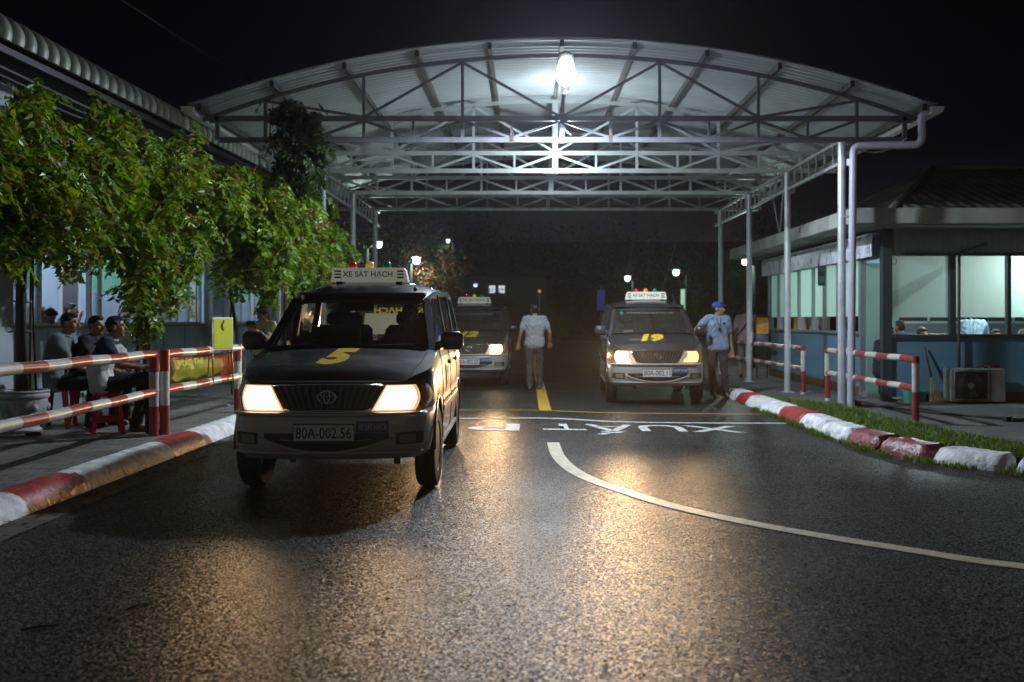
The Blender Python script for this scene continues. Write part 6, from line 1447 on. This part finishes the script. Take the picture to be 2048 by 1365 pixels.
# bicycle behind the seated men
bk = thing('bicycle', 'black bicycle parked behind the second vine trunk, mostly hidden', 'bicycle', (-5.62, 14.5, .15), R(90 + 10))
for x_ in (-.52, .52):
    wh = bpy.data.objects.new('wheel', None); link(wh, bk); wh.location = (x_, 0, .33)
    b = MB(); b.tube([(.32 * math.cos(a), 0, .32 * math.sin(a)) for a in np.linspace(0, 2 * PI, 41)[:-1]], .016, 8, closed=True); b.obj('tyre', rubber, wh, True)
    b = MB(); b.tube([(.295 * math.cos(a), 0, .295 * math.sin(a)) for a in np.linspace(0, 2 * PI, 41)[:-1]], .007, 5, closed=True)
    for k in range(14): a = k * PI / 7; b.tube([(0, 0, 0), (.295 * math.cos(a), 0, .295 * math.sin(a))], .0015, 4)
    b.obj('rim', chrome, wh)
b = MB()
for p, q in (((-.52, 0, .33), (-.12, 0, .35)), ((-.52, 0, .33), (-.2, 0, .78)), ((-.2, 0, .85), (-.12, 0, .35)), ((-.12, 0, .35), (.36, 0, .72)), ((-.19, 0, .76), (.34, 0, .80)), ((.52, 0, .33), (.33, 0, .95))): b.tube([p, q], .016, 7)
b.tube([(.33, 0, .95), (.30, 0, 1.02), (.28, -.26, 1.03)], .012, 7); b.tube([(.30, 0, 1.02), (.28, .26, 1.03)], .012, 7); b.obj('frame', blackp, bk, True)
b = MB(); b.box((-.22, 0, .90), (.24, .14, .05), bev=.02); b.obj('saddle', blackp, bk, True)
# litter on the pavement
for i, (px, py, sz, col, lb) in enumerate(((405, 791, .05, (.12, .2, .6), 'crumpled blue and white wrapper on the pavement behind the banner'), (452, 812, .05, (.25, .35, .7), 'flattened plastic bottle with blue label near the kerb beside the near car'), (470, 806, .03, (.5, .5, .55), 'small white scrap beside the flattened bottle'), (376, 744, .05, (.5, .55, .7), 'pale plastic cup lying below the banner'))):
    g_ = G(px, py, .16); b = MB(); r2 = random.Random(i + 50)
    for k in range(5): b.ell((g_[0] + r2.uniform(-sz, sz), g_[1] + r2.uniform(-sz, sz), .163 + r2.random() * .01), (sz * .5, sz * .3, .012), 6, 4)
    tag(b.obj('litter', mat('litter_%d' % i, col, .4), smooth=True), lb, 'litter')

# ================================================================== BACKGROUND
farleaf = leafmat('far_leaves', [(.03, .05, .02), (.05, .09, .025), (.09, .12, .04), (.04, .07, .025)], .6)
farwarm = leafmat('warm_leaves', [(.06, .08, .02), (.10, .10, .02), (.35, .12, .05), (.4, .16, .08)], .6)
def tree(label, x_, y_, h, r_, n, seed, mt=farleaf, leaf=.16, th=.14, group='trees beyond the gate', low=.3, name='tree'):
    r = np.random.default_rng(seed); t_ = thing(name, label, 'tree', (x_, y_, 0), 0, group); b = MB()
    b.tube([(0, 0, 0), (.1 * r_, .05, h * .35), (.05, 0, h * .8)], [th, th * .7, th * .3], 8)
    cl_ = []
    for k in range(14):
        a = r.random() * 2 * PI; e_ = (low + (1 - low) * r.random()) * h; q = r_ * (.35 + .6 * r.random()) * math.sqrt(max(.1, 1 - ((e_ / h - .62) / .5) ** 2)); c = (q * math.cos(a), q * math.sin(a), e_); cl_.append(c)
        b.tube([(.07 * r_, .03, h * (.3 + .03 * k)), (c[0] * .5, c[1] * .5, (c[2] + h * .4) / 2), c], [th * .35, th * .25, .02], 5)
    b.obj('trunk', bark, t_, True); V = []; Fc = []
    for k in range(n):
        c = cl_[int(r.integers(len(cl_)))]; p = np.array(c) + r.normal(size=3) * r_ * .22; a = r.normal(size=3); a /= np.linalg.norm(a); d = r.normal(size=3); d /= np.linalg.norm(d); s_ = leaf * (.6 + .8 * r.random()); i = len(V)
        V += [tuple(p), tuple(p + a * s_ * .5 + d * s_ * .25), tuple(p + a * s_), tuple(p + a * s_ * .5 - d * s_ * .25)]; Fc.append((i, i + 1, i + 2, i + 3))
    b = MB(); b.add(V, Fc); b.obj('crown', mt, t_, fix=False); return t_
tree('small tree with orange blossom under the lamp behind the near car', -3.9, 38, 4.0, 1.35, 5200, 1, farwarm, .12, .09)
tree('dark bushy tree at the left lamps behind the canopy posts', -7.4, 33, 5.2, 2.2, 4200, 2, farleaf, .14)
tree('tall dark tree left of the road beyond the gate', -9, 62, 8.0, 4.5, 6000, 3, leaf=.3)
tree('wide dark tree right of the lit windows beyond the gate', -1.5, 78, 8.2, 5, 7000, 4, leaf=.32)
tree('dark tree straight down the road', 7.5, 82, 7.2, 5.5, 7000, 5, leaf=.32)
tree('low dark tree above the far car roof sign', 12, 66, 5.6, 3.6, 6000, 6, leaf=.28)
tree('dark tree right of the far lamp post', 18.5, 70, 7.0, 4.5, 6500, 7, leaf=.3)
tree('dark tree behind the far end of the booth', 15.5, 48, 5.4, 3.2, 5000, 8, leaf=.2)
tree('tall dark tree at the left behind the hall', -17, 55, 9, 5.5, 6500, 9, leaf=.3)
tree('yellow-green shrub beside the blue sign', 4.3, 44, 2.4, .8, 1600, 10, leafmat('yl', [(.05, .08, .01), (.14, .16, .02)], .6), .12, .05, low=.2, name='shrub')
tree('round grey-green shrub at the far road bend', .9, 56, 2.2, 1.5, 2600, 11, farleaf, .14, .05, low=.15, name='shrub')
tree('dark shrub left of the round grey-green one', -1.9, 52, 2.4, 1.6, 2600, 12, farleaf, .14, .05, low=.15, name='shrub')
# far building mass with a few lit windows
fb_ = thing('far_building', 'low dark building across the end of the road with a few small lit windows', 'building', (2, 96, 0))
b = MB(); b.box((0, 4, 3.6), (52, 8, 7.4)); b.obj('wall', mat('far_wall', (.06, .05, .05), .9), fb_)
b = MB(); b.prism([(-27, 7.3), (27, 7.3), (22, 8.8), (-22, 8.8)], -.6, 8.8); b.obj('roof', mat('far_roof', (.05, .035, .035), .9), fb_)
b2_ = thing('house_by_lamps', 'pale small building front with two lit windows left of the road beyond the gate', 'building', (-2.4, 70, 0))
b = MB(); b.box((0, 2, 2.2), (7.5, 4, 4.4)); b.obj('wall', mat('house_wall', (.10, .09, .09), .9), b2_)
b = MB(); b.box((0, 2, 4.5), (8.2, 4.8, .2)); b.obj('roof', mat('far_roof', (.05, .035, .035), .9), b2_)
for X in (-.05, .62): b = MB(); b.box((X, -.03, 3.5), (.42, .04, .52)); b.obj('window', emis('far_window', (.75, .8, .9), .9), b2_); 
# tiny dark bars across the windows
for X in (-.05, .62): b = MB(); b.box((X, -.06, 3.5), (.03, .02, .52)); b.box((X, -.058, 3.5), (.42, .016, .03)); b.obj('window_bar', blackp, b2_)
# far street lamps
def flamp(label, px, py, Y, r_, col, s_, pole=True, en=0, side=0):
    X = (px - VX) * Y / F; Z = EYE - (py - HY) * Y / F; t_ = thing('street_lamp', label, 'street lamp', (X + side, Y, 0), 0, 'street lamps beyond the gate')
    if pole: b = MB(); b.tube([(0, .05, 0), (0, .05, Z - .1)], .05, 8); b.tube([(0, .05, Z - .12), (-side, .02, Z + .12)], .025, 6); b.obj('pole', mat('lamp_pole_dark', (.012, .012, .012), .9, spec=.1), t_, True)
    b = MB(); b.ell((-side, 0, Z + r_ * 1.0), (r_ * 1.6, r_ * 1.3, r_ * .55), 10, 6); b.obj('lamp_head', galvd, t_, True)
    b = MB(); b.ell((-side, -.0, Z), (r_, r_, r_), 14, 10); b.obj('lamp_glass', emis('far_lamp_%d' % int(s_ * 10) + str(col), col, s_), t_, True)
    en *= 3
    if en: ld = bpy.data.lights.new('street_light', 'POINT'); ld.energy = en; ld.color = col; ld.shadow_soft_size = r_; lo = link(bpy.data.objects.new('street_light', ld), t_); lo.location = (-side, -r_ - .05, Z - .1)
flamp('bright white lamp fixed near the last left canopy post', 758, 490, 29, .085, (.75, 1, .9), 30, True, 40, -.35)
flamp('bright white lamp beside the tree with orange blossom', 833, 522, 36, .12, (.75, .95, 1), 30, True, 90, -.2)
flamp('faint lamp high above the orange blossom', 896, 483, 60, .10, (.7, .85, 1), 4, True, 20, .3)
flamp('small blurred lamp left of the third car roof sign', 951, 571, 60, .12, (.5, .6, 1), 1.6, False, 0)
flamp('green-tinted lamp left of the number nineteen car aerial', 1255, 558, 58, .15, (.45, 1, .72), 12, True, 50, .3)
flamp('green-tinted lamp right of the number nineteen roof sign', 1352, 546, 58, .17, (.5, 1, .75), 12, True, 50, .6)
flamp('bright lamp under the far corner of the booth roof', 1490, 524, 27, .085, (.75, 1, .85), 24, True, 25, .25)
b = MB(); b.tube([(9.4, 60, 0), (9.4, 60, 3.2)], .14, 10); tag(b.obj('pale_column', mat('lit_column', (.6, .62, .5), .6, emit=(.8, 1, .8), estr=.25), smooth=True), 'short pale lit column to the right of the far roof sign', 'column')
sgn = thing('road_sign', 'small blue road sign on a post left of the number nineteen car', 'sign', (3.35, 45, 0)); b = MB(); b.box((0, 0, 2.25), (.36, .03, .95), bev=.01); b.obj('sign_face', mat('sign_blue', (.05, .10, .42), .4, emit=(.05, .1, .5), estr=.12), sgn); b = MB(); b.tube([(0, .03, 0), (0, .03, 2.9)], .03, 8); b.obj('post', galvd, sgn, True)
ol = thing('orange_lamp', 'tiny orange light in the dark far down the road', 'lamp', (.75, 60, 0)); b = MB(); b.tube([(0, 0, 0), (0, 0, 3.0)], .03, 6); b.obj('pole', galvd, ol); b = MB(); b.ell((0, -.02, 3.08), .10, 8, 6); b.obj('lamp_glass', emis('orange_far', (1, .32, .08), .55), ol, True)
# red tail lights glowing behind the third car
tl = thing('parked_motorbike', 'parked motorbike whose two red-orange lights glow left of the third headlight', 'motorbike', (-1.06, 19.3, 0))
bpy.data.objects.remove(tl)

# thin haze added to stand in for lens glow round the lamps
def haze(density):
    b = MB(); b.box((0, 100, 7.2), (250, 290, 16.6))
    me = b.mesh('haze', []); m = bpy.data.materials.new('haze'); m.use_nodes = True; n = m.node_tree.nodes; n.clear(); o_ = n.new('ShaderNodeOutputMaterial'); v = n.new('ShaderNodeVolumePrincipled')
    v.inputs['Color'].default_value = (.92, .93, 1, 1); v.inputs['Density'].default_value = density; v.inputs['Anisotropy'].default_value = .8; m.node_tree.links.new(v.outputs[0], o_.inputs['Volume'])
    me.materials.clear(); me.materials.append(m); o = link(bpy.data.objects.new('haze', me)); tag(o, 'thin haze added to give the lamps a faint glow', 'haze', kind='stuff')
HAZE = .00042
if HAZE: haze(HAZE)
bpy.data.scenes.remove(TS)
